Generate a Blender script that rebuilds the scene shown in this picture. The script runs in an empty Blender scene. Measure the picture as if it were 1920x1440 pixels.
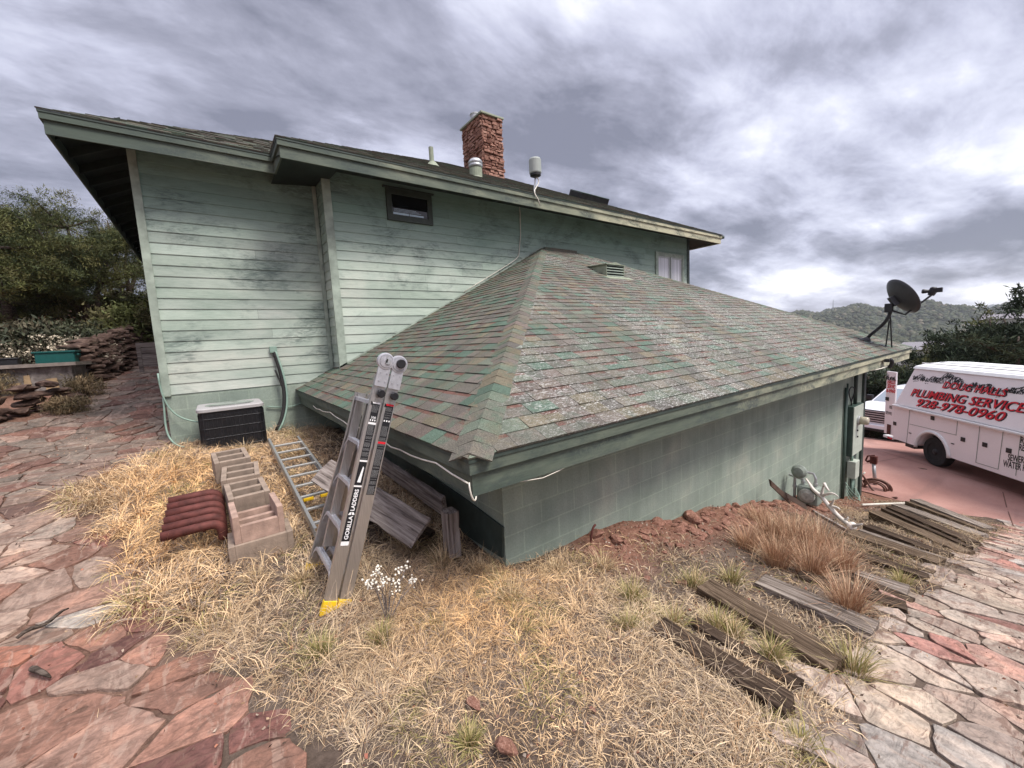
import bpy, bmesh, math, random
import numpy as np
from mathutils import Vector, Matrix, Euler, noise as mnoise
R=math.radians
rnd=random.Random(7); nr=np.random.RandomState(11)
S=bpy.context.scene
COL=S.collection

# ------------------------------------------------------------------ camera
FPX=756.7; EYE=np.array([0,0,1.826])
def _cam():
    y,p,r=R(36.345),R(-6.313),R(-3.017)
    F=np.array([math.sin(y)*math.cos(p),math.cos(y)*math.cos(p),math.sin(p)])
    Rt=np.array([math.cos(y),-math.sin(y),0]); U=np.cross(Rt,F)
    return Rt*math.cos(r)+U*math.sin(r), -Rt*math.sin(r)+U*math.cos(r), F
CR,CU,CF=_cam()
cd=bpy.data.cameras.new('camera'); cam=bpy.data.objects.new('camera',cd); COL.objects.link(cam)
cd.sensor_width=36; cd.sensor_fit='HORIZONTAL'; cd.lens=FPX/1920*36; cd.clip_start=.05; cd.clip_end=40000
cam.matrix_world=Matrix(((CR[0],CU[0],-CF[0],0),(CR[1],CU[1],-CF[1],0),(CR[2],CU[2],-CF[2],EYE[2]),(0,0,0,1)))
S.camera=cam

# ------------------------------------------------------------------ world, sun, exposure
SUN_AZ,SUN_EL=R(158),R(58)     # azimuth measured from +Y towards +X
S.view_settings.view_transform='Standard'; S.view_settings.look='None'; S.view_settings.gamma=1
S.view_settings.exposure=1.02; S.view_settings.use_curve_mapping=False
W=bpy.data.worlds.new('World'); S.world=W; W.use_nodes=True
def build_world():
    nt=W.node_tree; nt.nodes.clear(); N=nt.nodes.new; L=nt.links.new
    out=N('ShaderNodeOutputWorld'); bg=N('ShaderNodeBackground'); bg.inputs[1].default_value=.1
    sky=N('ShaderNodeTexSky'); sky.sky_type='NISHITA'; sky.sun_disc=False; sky.sun_elevation=SUN_EL; sky.sun_rotation=SUN_AZ
    tc=N('ShaderNodeTexCoord'); sp=N('ShaderNodeSeparateXYZ'); L(tc.outputs['Generated'],sp.inputs[0])
    def M(op,a,b=None,c=None,clamp=False):
        n=N('ShaderNodeMath'); n.operation=op; n.use_clamp=clamp
        for i,q in enumerate([a,b,c]):
            if q is None: continue
            if isinstance(q,(int,float)): n.inputs[i].default_value=q
            else: L(q,n.inputs[i])
        return n.outputs[0]
    zz=M('ADD',M('MAXIMUM',sp.outputs[2],0.0),.20)
    cx=M('DIVIDE',sp.outputs[0],zz); cy=M('DIVIDE',sp.outputs[1],zz)
    cb=N('ShaderNodeCombineXYZ'); L(cx,cb.inputs[0]); L(cy,cb.inputs[1])
    def nz(scale,det,rough,dist,rotz,sx,sy,off):
        mp=N('ShaderNodeMapping'); mp.inputs['Rotation'].default_value=(0,0,rotz); mp.inputs['Scale'].default_value=(sx,sy,1); mp.inputs['Location'].default_value=off
        L(cb.outputs[0],mp.inputs[0]); n=N('ShaderNodeTexNoise'); n.inputs['Scale'].default_value=scale; n.inputs['Detail'].default_value=det
        n.inputs['Roughness'].default_value=rough; n.inputs['Distortion'].default_value=dist; L(mp.outputs[0],n.inputs[0]); return n.outputs[0]
    n1=nz(.62,10,.52,.12,R(28),1.0,1.4,(3.6,2.3,0))
    n2=nz(2.6,12,.62,.25,R(30),.85,1.5,(7.3,2.2,0))
    n3=nz(.33,3,.5,.1,R(20),1,1,(1.3,9.2,5))
    # brighter where the cloud deck is thin, towards +X
    dx=M('MULTIPLY_ADD',sp.outputs[0],.27,-.065)
    a=M('MULTIPLY_ADD',n1,2.3,-.765); a=M('ADD',a,M('MULTIPLY_ADD',n2,.90,-.45)); a=M('ADD',a,M('MULTIPLY_ADD',n3,.5,-.25))
    up_=M('MINIMUM',M('MAXIMUM',M('MULTIPLY_ADD',sp.outputs[2],.75,-.30),-.07),.16); lo_=M('MULTIPLY_ADD',sp.outputs[2],-2.0,.24,clamp=True)
    a=M('ADD',M('ADD',a,dx),M('ADD',up_,lo_)); 
    cr=N('ShaderNodeValToRGB'); e=cr.color_ramp; L(a,cr.inputs[0])
    e.elements[0].position=.26; e.elements[0].color=(.15,.155,.20,1)
    e.elements[1].position=.93; e.elements[1].color=(.82,.82,.84,1)
    for p,c in ((.42,(.25,.255,.318,1)),(.54,(.36,.368,.455,1)),(.68,(.48,.49,.58,1)),(.82,(.66,.665,.74,1))):
        q=e.elements.new(p); q.color=c
    mu=N('ShaderNodeMix'); mu.data_type='RGBA'; mu.blend_type='MIX'; mu.inputs[0].default_value=.94
    sc=N('ShaderNodeVectorMath'); sc.operation='SCALE'; sc.inputs[3].default_value=10.0; L(cr.outputs[0],sc.inputs[0])
    dt=N('ShaderNodeVectorMath'); dt.operation='DOT_PRODUCT'; L(tc.outputs['Generated'],dt.inputs[0]); dt.inputs[1].default_value=(-.59,-.80,.05)
    bk=M('MULTIPLY_ADD',dt.outputs['Value'],1.25,.10,clamp=True); bk=M('MULTIPLY',bk,M('MULTIPLY_ADD',sp.outputs[2],2.2,-.6,clamp=True)); bk=M('MULTIPLY_ADD',bk,4.2,.88)  # unseen sky behind the view, boost added to light the foreground
    wt=N('ShaderNodeMix'); wt.data_type='RGBA'; wt.blend_type='MULTIPLY'; L(M('MULTIPLY_ADD',dt.outputs['Value'],1.5,0,clamp=True),wt.inputs[0]); L(sc.outputs[0],wt.inputs[6]); wt.inputs[7].default_value=(1.0,.93,.85,1)
    s2=N('ShaderNodeVectorMath'); s2.operation='SCALE'; L(wt.outputs[2],s2.inputs[0]); L(bk,s2.inputs[3]); sc=s2
    L(sky.outputs[0],mu.inputs[6]); L(sc.outputs[0],mu.inputs[7]); L(mu.outputs[2],bg.inputs[0]); L(bg.outputs[0],out.inputs[0])
build_world()
sl=bpy.data.lights.new('sun','SUN'); sl.energy=2.3; sl.angle=R(20); sl.color=(1,.945,.86)
so=bpy.data.objects.new('sun',sl); COL.objects.link(so)
_sd=Vector((math.sin(SUN_AZ)*math.cos(SUN_EL),math.cos(SUN_AZ)*math.cos(SUN_EL),math.sin(SUN_EL)))
so.rotation_euler=_sd.to_track_quat('Z','Y').to_euler(); so.location=(0,0,60)

# ------------------------------------------------------------------ measuring helpers (photo pixel -> real place)
def ray(u,v): return CR*(u-960)/FPX-CU*(v-720)/FPX+CF
def on(u,v,ax,val):
    r=ray(u,v); return EYE+r*(val-EYE[ax])/r[ax]
XS=[-6000,-6,-2,1.4,1.8,3.6,6.2,9,12,13.5,17,20,24,30,60,120,300,500,6000]
ZX=[0,0,0,0,-.03,-.37,-.92,-1.6,-2.3,-2.42,-2.42,-2.75,-3.6,-6,-17,-34,-55,-50,-50]
YS=[-6000,3,4.5,6.5,8,9,11,15,20,30,50,90,6000]; ZY=[0,0,.16,.45,.49,.62,1.0,1.75,3.0,4.6,7,9,10]
def gz(x,y):
    zx=np.interp(x,XS,ZX); zy=np.interp(y,YS,ZY); w=np.clip((6-x)/6,0,1); z=zx+zy*w
    # far wooded ridge across the valley
    d=np.hypot(x,y); ph=np.arctan2(y,np.maximum(x,1e-3))
    ridge=np.interp(ph,[-1,-.02,.02,.1,.17,.24,.30,.36,.45,1.6],[-6,2,6,15,28,34,32,24,16,10])
    ridge=ridge+5*np.sin(ph*61)+2.5*np.sin(ph*143+1)
    k=np.clip((d-420)/900,0,1); k=k*k*(3-2*k); k=k*(x>0)
    return z*(1-k)+ridge*k
def hit(u,v):
    r=ray(u,v); t=.5
    while t<900:
        p=EYE+t*r
        if p[2]<gz(p[0],p[1]): return p
        t*=1.002
    return p

# ------------------------------------------------------------------ mesh helpers
ORG={}
class MB:
    def __init__(s): s.v=[]; s.f=[]; s.c=[]; s.col=(1,1,1)
    def add(s,vs,fs,col=None):
        n=len(s.v); s.v+=[tuple(map(float,p)) for p in vs]
        for f in fs: s.f.append(tuple(n+i for i in f)); s.c.append(col or s.col)
        return s
    def quad(s,a,b,c,d,col=None): return s.add([a,b,c,d],[(0,1,2,3)],col)
    def box(s,lo,hi,col=None):
        x0,y0,z0=lo;x1,y1,z1=hi
        return s.add([(x0,y0,z0),(x1,y0,z0),(x1,y1,z0),(x0,y1,z0),(x0,y0,z1),(x1,y0,z1),(x1,y1,z1),(x0,y1,z1)],
            [(0,3,2,1),(4,5,6,7),(0,1,5,4),(1,2,6,5),(2,3,7,6),(3,0,4,7)],col)
    def obox(s,c,ax,ay,az,col=None):   # centre and three half vectors
        c=np.array(c,float);ax,ay,az=[np.array(q,float) for q in (ax,ay,az)]
        P=[c+i*ax+j*ay+k*az for k in(-1,1) for j in(-1,1) for i in(-1,1)]
        return s.add(P,[(0,2,3,1),(4,5,7,6),(0,1,5,4),(1,3,7,5),(3,2,6,7),(2,0,4,6)],col)
    def tube(s,pts,r,n=8,col=None,cap=True):
        pts=[np.array(p,float) for p in pts]; m=len(pts); rr=r if isinstance(r,(list,tuple)) else [r]*m
        V=[];prev=None
        for i,p in enumerate(pts):
            d=pts[min(i+1,m-1)]-pts[max(i-1,0)]; d=d/(np.linalg.norm(d)+1e-9)
            if prev is None:
                h=np.array([0,0,1.]) if abs(d[2])<.9 else np.array([1.,0,0]); a=np.cross(d,h)
            else: a=prev-d*(prev@d)
            a/=np.linalg.norm(a)+1e-9; b=np.cross(d,a); prev=a
            for k in range(n):
                t=2*math.pi*k/n; V.append(p+rr[i]*(math.cos(t)*a+math.sin(t)*b))
        F=[]
        for i in range(m-1):
            for k in range(n): F.append((i*n+k,i*n+(k+1)%n,(i+1)*n+(k+1)%n,(i+1)*n+k))
        if cap: F.append(tuple(range(n))[::-1]); F.append(tuple((m-1)*n+k for k in range(n)))
        return s.add(V,F,col)
    def prism(s,poly,ext,col=None):   # poly list of 3d points, extruded by ext
        poly=[np.array(p,float) for p in poly]; e=np.array(ext,float); n=len(poly)
        return s.add(poly+[p+e for p in poly],[tuple(range(n))[::-1],tuple(n+i for i in range(n))]+[(i,(i+1)%n,n+(i+1)%n,n+i) for i in range(n)],col)
    def lathe(s,c,axis,prof,n=20,col=None):  # prof: (radius, height)
        c=np.array(c,float); ax=np.array(axis,float); ax/=np.linalg.norm(ax)
        h=np.array([0,0,1.]) if abs(ax[2])<.9 else np.array([1.,0,0]); a=np.cross(ax,h); a/=np.linalg.norm(a); b=np.cross(ax,a)
        V=[c+ax*z+r*(math.cos(2*math.pi*k/n)*a+math.sin(2*math.pi*k/n)*b) for r,z in prof for k in range(n)]
        F=[(i*n+k,i*n+(k+1)%n,(i+1)*n+(k+1)%n,(i+1)*n+k) for i in range(len(prof)-1) for k in range(n)]
        F.append(tuple(range(n))[::-1]); F.append(tuple((len(prof)-1)*n+k for k in range(n)))
        return s.add(V,F,col)
    def build(s,name,m,parent=None,smooth=False,bevel=0,color=False):
        o_=ORG.get(parent.name,(0,0,0)) if parent else (0,0,0)
        me=bpy.data.meshes.new(name); me.from_pydata([(p[0]-o_[0],p[1]-o_[1],p[2]-o_[2]) for p in s.v],[],s.f)
        if color: setcol(me,np.repeat(np.array([list(c)+[1] for c in s.c],np.float32),[len(f) for f in s.f],axis=0))
        bm=bmesh.new(); bm.from_mesh(me)
        if not color or True: bmesh.ops.recalc_face_normals(bm,faces=bm.faces)
        bm.to_mesh(me); bm.free()
        if smooth: me.polygons.foreach_set('use_smooth',[True]*len(me.polygons))
        o=bpy.data.objects.new(name,me); COL.objects.link(o)
        me.materials.append(m)
        if parent: o.parent=parent; ORG[o.name]=o_
        if bevel:
            b=o.modifiers.new('b','BEVEL'); b.width=bevel; b.segments=2; b.limit_method='ANGLE'; b.angle_limit=R(35)
        return o
def setcol(me,arr):
    a=me.color_attributes.new('Col','FLOAT_COLOR','CORNER'); a.data.foreach_set('color',np.ascontiguousarray(arr,dtype=np.float32).ravel())
def raw(name,V,F,m,parent=None,cols=None,smooth=False,loc=None):   # fast numpy mesh; all faces of equal size
    me=bpy.data.meshes.new(name); V=np.asarray(V,np.float32); F=np.asarray(F,np.int32); k=F.shape[1]
    me.vertices.add(len(V)); me.vertices.foreach_set('co',V.ravel())
    me.loops.add(F.size); me.loops.foreach_set('vertex_index',F.ravel())
    me.polygons.add(len(F)); me.polygons.foreach_set('loop_start',np.arange(0,F.size,k,dtype=np.int32))
    me.update(calc_edges=True)
    if cols is not None: setcol(me,np.repeat(np.c_[cols,np.ones(len(cols))],k,axis=0))
    if smooth: me.polygons.foreach_set('use_smooth',[True]*len(F))
    me.materials.append(m)
    o=bpy.data.objects.new(name,me); COL.objects.link(o)
    if parent: o.parent=parent; ORG[o.name]=ORG.get(parent.name,(0,0,0))
    return o
def tag(o,label=None,cat=None,group=None,kind=None):
    if label: o['label']=label
    if cat: o['category']=cat
    if group: o['group']=group
    if kind: o['kind']=kind
    return o
def thing(name,label,cat,loc=(0,0,0),rot=0,group=None,local=False):
    o=bpy.data.objects.new(name,None); COL.objects.link(o); o.location=[float(q) for q in loc]; o.rotation_euler=(0,0,rot) if not hasattr(rot,'__len__') else rot
    o.empty_display_size=.1
    ORG[o.name]=(0,0,0) if local else tuple(float(q) for q in loc)
    return tag(o,label,cat,group)
def dup(root,loc=None,rot=None,label=None,scale=None):
    r=root.copy(); COL.objects.link(r)
    for ch in root.children:
        c=ch.copy(); COL.objects.link(c); c.parent=r
        for g in ch.children:
            d=g.copy(); COL.objects.link(d); d.parent=c
    if loc is not None: r.location=[float(q) for q in loc]
    if rot is not None: r.rotation_euler=rot if hasattr(rot,'__len__') else (0,0,rot)
    if scale is not None: r.scale=scale if hasattr(scale,'__len__') else (scale,)*3
    if label: r['label']=label
    return r

# ------------------------------------------------------------------ materials
class G:
    def __init__(s,name,rough=.8,metal=0,spec=.4):
        s.m=bpy.data.materials.new(name); s.m.use_nodes=True; s.t=s.m.node_tree; s.b=s.t.nodes['Principled BSDF']
        s.b.inputs['Roughness'].default_value=rough; s.b.inputs['Metallic'].default_value=metal
        s.b.inputs['Specular IOR Level'].default_value=spec
        s.tc=s.t.nodes.new('ShaderNodeTexCoord')
    def L(s,a,b): s.t.links.new(a,b)
    def put(s,q,sock):
        if isinstance(q,(int,float)): sock.default_value=q
        elif isinstance(q,tuple): sock.default_value=q if len(q)==4 or sock.type=='VECTOR' else (*q,1)
        else: s.L(q,sock)
    def map(s,sc=(1,1,1),rot=(0,0,0),src='Object'):
        n=s.t.nodes.new('ShaderNodeMapping'); n.inputs['Scale'].default_value=sc; n.inputs['Rotation'].default_value=rot; s.L(s.tc.outputs[src],n.inputs[0]); return n.outputs[0]
    def noise(s,scale,detail=4,rough=.55,dist=0,sc=(1,1,1),vec=None):
        n=s.t.nodes.new('ShaderNodeTexNoise'); n.inputs['Scale'].default_value=scale; n.inputs['Detail'].default_value=detail
        n.inputs['Roughness'].default_value=rough; n.inputs['Distortion'].default_value=dist; s.L(vec or s.map(sc),n.inputs[0]); return n.outputs[0]
    def vor(s,scale,sc=(1,1,1),feat='F1',out=0):
        n=s.t.nodes.new('ShaderNodeTexVoronoi'); n.feature=feat; n.inputs['Scale'].default_value=scale; s.L(s.map(sc),n.inputs[0]); return n.outputs[out]
    def ramp(s,f,stops):
        n=s.t.nodes.new('ShaderNodeValToRGB'); e=n.color_ramp
        while len(e.elements)<len(stops): e.elements.new(.5)
        for q,(p,c) in zip(e.elements,stops): q.position=p; q.color=(c,c,c,1) if isinstance(c,(int,float)) else (*c,1)
        s.put(f,n.inputs[0]); return n.outputs[0]
    def mix(s,f,a,b,mode='MIX'):
        n=s.t.nodes.new('ShaderNodeMix'); n.data_type='RGBA'; n.blend_type=mode; s.put(f,n.inputs[0]); s.put(a,n.inputs[6]); s.put(b,n.inputs[7]); return n.outputs[2]
    def math(s,op,a,b=0.,clamp=False):
        n=s.t.nodes.new('ShaderNodeMath'); n.operation=op; n.use_clamp=clamp; s.put(a,n.inputs[0]); s.put(b,n.inputs[1]); return n.outputs[0]
    def attr(s):
        n=s.t.nodes.new('ShaderNodeAttribute'); n.attribute_name='Col'; return n.outputs[0]
    def base(s,c): s.put(c,s.b.inputs['Base Color']); return s
    def rough(s,c): s.put(c,s.b.inputs['Roughness']); return s
    def bump(s,h,strength=.3,dist=.01,prev=None):
        n=s.t.nodes.new('ShaderNodeBump'); n.inputs['Strength'].default_value=strength; n.inputs['Distance'].default_value=dist; s.L(h,n.inputs['Height'])
        if prev: s.L(prev,n.inputs['Normal'])
        s.L(n.outputs[0],s.b.inputs['Normal']); return n.outputs[0]
def simple(name,c,rough=.7,metal=0,var=.25,scale=8,bump=.15,spec=.4):
    g=G(name,rough,metal,spec); n=g.noise(scale,5); c2=tuple(q*(1-var) for q in c); c3=tuple(min(1,q*(1+var)) for q in c)
    g.base(g.ramp(n,[(.3,c2),(.7,c3)])); g.bump(g.noise(scale*6,4),bump,.004); return g.m

def m_siding():
    g=G('weathered_green_siding',.75)
    a=g.attr(); n=g.noise(1.1,6,.6,.3,sc=(.6,.6,1.2)); base=g.ramp(n,[(.3,(.235,.305,.255)),(.52,(.385,.45,.39)),(.72,(.55,.575,.505))])
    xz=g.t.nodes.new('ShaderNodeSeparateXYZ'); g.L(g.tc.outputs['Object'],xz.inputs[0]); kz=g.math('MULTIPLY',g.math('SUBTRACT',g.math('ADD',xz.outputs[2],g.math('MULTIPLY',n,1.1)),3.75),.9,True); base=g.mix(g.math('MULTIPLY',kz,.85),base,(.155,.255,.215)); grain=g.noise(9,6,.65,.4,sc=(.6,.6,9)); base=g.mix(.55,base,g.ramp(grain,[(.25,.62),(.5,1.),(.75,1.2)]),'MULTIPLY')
    base=g.mix(1.0,base,a,'MULTIPLY')
    # mildew
    st=g.noise(.95,6,.66,.6,sc=(.8,.8,1.3)); st2=g.noise(11,6,.72,1.4,sc=(.5,.5,2.2))
    k=g.math('MULTIPLY',g.ramp(st,[(.50,0.),(.61,1.)]),g.ramp(st2,[(.38,0.),(.60,1.)]))
    k=g.math('MULTIPLY',k,.74); base=g.mix(k,base,(.065,.095,.090))
    g.base(base); g.bump(g.noise(14,6,.7,.5,sc=(.35,.35,7)),.35,.004); return g.m
def m_block():
    g=G('painted_block_wall',.8)
    n=g.t.nodes.new('ShaderNodeTexBrick'); sx_=g.t.nodes.new('ShaderNodeSeparateXYZ'); g.L(g.tc.outputs['Object'],sx_.inputs[0]); cb_=g.t.nodes.new('ShaderNodeCombineXYZ'); g.L(g.math('ADD',sx_.outputs[0],sx_.outputs[1]),cb_.inputs[0]); g.L(sx_.outputs[2],cb_.inputs[1]); g.L(cb_.outputs[0],n.inputs[0])
    n.inputs['Scale'].default_value=1; n.inputs['Brick Width'].default_value=.406; n.inputs['Row Height'].default_value=.203; n.inputs['Mortar Size'].default_value=.008; n.inputs['Mortar Smooth'].default_value=.3
    n.inputs['Color1'].default_value=(.90,.90,.90,1); n.inputs['Color2'].default_value=(1,1,1,1); n.inputs['Mortar'].default_value=(1.12,1.12,1.08,1); n.offset=.5
    no=g.noise(1.3,6,.6,.3); base=g.ramp(no,[(.3,(.20,.25,.21)),(.55,(.27,.32,.27)),(.75,(.36,.385,.32))])
    fine=g.noise(60,4,.7); base=g.mix(.4,base,g.ramp(fine,[(.3,.6),(.6,1.15)]),'MULTIPLY')
    vs=g.noise(6,4,.6,0,sc=(1,1,.12)); base=g.mix(.35,base,g.ramp(vs,[(.35,.7),(.6,1.1)]),'MULTIPLY')
    g.base(g.mix(1,base,n.outputs[0],'MULTIPLY'))
    b=g.bump(g.math('SUBTRACT',1.,n.outputs[1]),-.35,.004); g.bump(g.noise(90,4,.7),.4,.003,b); return g.m,n
def m_fascia():
    g=G('weathered_green_trim',.7)
    x=g.t.nodes.new('ShaderNodeSeparateXYZ'); g.L(g.tc.outputs['Object'],x.inputs[0])
    n=g.noise(.9,6,.6,.4,sc=(.7,.7,2)); t=g.math('ADD',g.math('MULTIPLY',x.outputs[0],.05),n)
    base=g.ramp(t,[(.44,(.060,.082,.065)),(.62,(.120,.142,.108)),(.80,(.27,.28,.20)),(1.0,(.46,.44,.31))])
    gr=g.noise(20,5,.7,.6,sc=(.2,.2,3)); base=g.mix(.5,base,g.ramp(gr,[(.3,.6),(.6,1.1)]),'MULTIPLY')
    st=g.noise(2.2,6,.7,.8,sc=(.6,.6,1.6)); st2=g.noise(24,4,.7,1)
    k=g.math('MULTIPLY',g.ramp(st,[(.48,0.),(.62,1.)]),g.ramp(st2,[(.36,0.),(.54,1.)])); k=g.math('MULTIPLY',k,.8)
    g.base(g.mix(k,base,(.035,.05,.05))); g.bump(gr,.3,.003); return g.m
def m_shingle(wear):
    g=G('asphalt_shingle',.92,spec=.2)
    a=g.mix(.05,g.attr(),(.115,.112,.095)); hu=g.noise(5.5,4,.6,.3); a=g.mix(g.ramp(hu,[(.50,0.),(.66,.75)]),a,(.080,.118,.086) if not wear else (.098,.112,.092)); hu2=g.noise(4.1,4,.6,.3,sc=(1.2,1,1.1)); a=g.mix(g.ramp(hu2,[(.54,0.),(.72,.6)]),a,(.150,.130,.085)); gr=g.noise(120,3,.8); base=g.mix(.8,a,g.ramp(gr,[(.32,.35),(.5,.84),(.66,1.5)]),'MULTIPLY')
    p=g.noise(3,4,.6); base=g.mix(.45,base,g.ramp(p,[(.3,.7),(.7,1.25)]),'MULTIPLY')
    if wear:
        w=g.noise(30,4,.7,1.4,sc=(.8,2.2,1)); w2=g.noise(.55,4,.6,.3)
        k=g.math('MULTIPLY',g.ramp(w,[(.535,0.),(.60,1.)]),g.ramp(w2,[(.38,.10),(.60,1.)])); base=g.mix(g.math('MULTIPLY',k,.85),base,(.50,.50,.48))
    g.base(base); g.bump(gr,.55,.004); return g.m
M={}
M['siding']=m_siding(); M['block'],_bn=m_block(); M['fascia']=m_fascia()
M['shingle']=m_shingle(False); M['shingle_worn']=m_shingle(True)
M['soffit']=simple('dark_green_eave_shade',(.014,.022,.018),.8,var=.3,scale=3)  # green taken near black: the shade under the eaves is in the colour
M['trim']=simple('pale_green_corner_board',(.27,.32,.27),.75,var=.3,scale=5)
M['trim_dark']=simple('dark_green_paint',(.035,.050,.043),.6,var=.25)
M['window_frame']=simple('dark_bronze_window_frame',(.040,.052,.042),.5)
M['glass']=G('dark_window_glass',.04,spec=.7).base((.008,.009,.010)).m
M['winframe_light']=simple('grey_aluminium_window_frame',(.33,.34,.32),.4,.5,var=.1)
M['white']=simple('white_paint',(.72,.72,.72),.5,var=.06,bump=.03)
M['pipe']=simple('olive_grey_vent_paint',(.24,.27,.20),.6,var=.15)
M['galv']=simple('galvanised_metal',(.42,.43,.44),.45,.7,var=.15)
def m_alu(n,c,r=.35):
    g=G(n,r,.9); s=g.noise(4,5,.6,.2,sc=(40,40,1)); g.base(g.ramp(s,[(.3,tuple(q*.75 for q in c)),(.7,c)])); g.bump(s,.06,.001); return g.m
M['alu']=m_alu('brushed_aluminium',(.62,.60,.59),.38); M['alu_old']=m_alu('dull_aluminium',(.50,.50,.49),.55)
M['alu_bright']=simple('bright_cast_aluminium',(.46,.46,.49),.35,.5,var=.15,scale=30,bump=.1)
M['black']=simple('black_plastic',(.012,.012,.014),.45,var=.2,bump=.05)
M['black_metal']=simple('dark_painted_metal',(.022,.022,.025),.5,.2,var=.3)
M['yellow']=simple('yellow_rubber',(.80,.52,.02),.5,var=.12)
M['red']=simple('red_print',(.60,.015,.03),.5,var=.05,bump=0)
M['print_white']=simple('white_print',(.80,.80,.80),.5,var=.03,bump=0)
M['print_black']=simple('black_print',(.012,.012,.015),.5,var=.1,bump=0)
M['rust']=simple('rusted_iron',(.105,.032,.026),.75,.3,var=.45,scale=14,bump=.3)
M['rust2']=simple('rusty_steel_scrap',(.13,.085,.065),.8,.3,var=.5,scale=10,bump=.3)
M['antler']=simple('bleached_antler',(.60,.55,.50),.6,var=.25,scale=7)
M['cmu']=simple('raw_concrete_block',(.24,.185,.145),.95,var=.25,scale=14,bump=.6)
M['cmu_pink']=simple('pinkish_concrete_block',(.33,.225,.18),.95,var=.28,scale=14,bump=.6)
M['teal']=simple('dark_teal_plastic',(.006,.075,.068),.4,var=.12)
M['gmeter']=simple('weathered_grey_green_enamel',(.20,.23,.20),.6,var=.3,scale=10)
M['panel_light']=simple('pale_green_lit_panel',(.42,.46,.40),.5,var=.12)
M['panel_dark']=simple('dark_green_and_panel_shade',(.045,.075,.062),.55,var=.2)
M['cable']=simple('white_cable_sheath',(.60,.57,.50),.6,var=.15)
M['cable_green']=simple('green_painted_cable',(.20,.29,.24),.6,var=.15)
M['rubber']=simple('black_rubber',(.018,.017,.017),.85,var=.3,bump=.3)
M['brown']=simple('brown_hose',(.11,.050,.035),.6,var=.3)
def m_wood(n,c1,c2,along='x',sc=1.,bump=.8):
    g=G(n,.92,spec=.15); v=(.5,9,9) if along=='x' else (9,.5,9)
    w=g.noise(5*sc,6,.65,.6,sc=v); f=g.noise(22*sc,4,.6,.3,sc=v); d=g.noise(1.4,4); c3=tuple(q*.22 for q in c1)
    b=g.ramp(w,[(.32,c3),(.46,c1),(.66,c2)]); b=g.mix(.5,b,g.ramp(d,[(.3,.6),(.7,1.25)]),'MULTIPLY')
    g.base(b); n1=g.bump(w,bump,.02); g.bump(f,.5,.006,n1); return g.m
M['tie']=m_wood('creosoted_tie_wood',(.085,.058,.038),(.21,.155,.11),'x'); M['tie_grey']=m_wood('greyed_tie_wood',(.15,.12,.10),(.36,.31,.27),'x')
M['plank']=m_wood('weathered_plank',(.17,.14,.125),(.33,.29,.265),'x',.8,.3); M['tie_dark']=m_wood('dark_tie_wood',(.045,.030,.021),(.125,.088,.062),'x')
def m_stone():
    g=G('flagstone',.85,spec=.25); a=g.attr(); n=g.noise(3.2,7,.62,.8,sc=(1,1,1)); n2=g.noise(22,6,.7,.5); v=g.noise(7,6,.65,1.6,sc=(1.3,.35,1))
    b=g.mix(.7,a,g.ramp(n,[(.28,(.45,.40,.38)),(.5,(1,1,1)),(.68,(1.65,1.5,1.38))]),'MULTIPLY'); b=g.mix(.75,b,g.ramp(n2,[(.3,.45),(.6,1.25)]),'MULTIPLY')
    b=g.mix(g.math('MULTIPLY',g.ramp(v,[(.54,0.),(.60,1.)]),.35),b,(.40,.30,.24)); dk=g.noise(9,6,.7,1.0,sc=(.35,1.3,1)); b=g.mix(g.math('MULTIPLY',g.ramp(dk,[(.53,0.),(.60,1.)]),.65),b,(.14,.08,.06))
    g.base(b); n1=g.bump(dk,.7,.03); g.bump(n2,.8,.012,n1); return g.m
M['flag']=m_stone()
def m_rock(name,c1,c2,c3):
    g=G(name,.92,spec=.2); n=g.noise(5,7,.65,.5); f=g.noise(30,5,.7)
    b=g.ramp(n,[(.3,c1),(.5,c2),(.7,c3)]); b=g.mix(.5,b,g.ramp(f,[(.3,.6),(.65,1.2)]),'MULTIPLY'); g.base(b); n1=g.bump(n,.5,.03); g.bump(f,.6,.008,n1); return g.m
M['redrock']=m_rock('red_sandstone',(.13,.055,.038),(.25,.125,.09),(.40,.24,.185))
M['darkrock']=m_rock('dark_maroon_rock',(.026,.016,.013),(.075,.046,.036),(.17,.12,.095))
M['greyrock']=m_rock('grey_stone',(.08,.07,.065),(.17,.15,.14),(.32,.29,.27))
M['chimrock']=m_rock('orange_red_chimney_stone',(.13,.060,.047),(.27,.14,.105),(.42,.26,.205))
def m_veg(name,rough=.75,trans=.0):
    g=G(name,rough,spec=.15); a=g.attr(); g.base(a); 
    if trans: g.b.inputs['Subsurface Weight'].default_value=0
    return g.m
M['veg']=m_veg('foliage'); M['straw']=m_veg('dry_grass_blades',.8)
M['bark']=m_wood('tree_bark',(.055,.042,.034),(.15,.12,.10),'x',1,.6)
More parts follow.
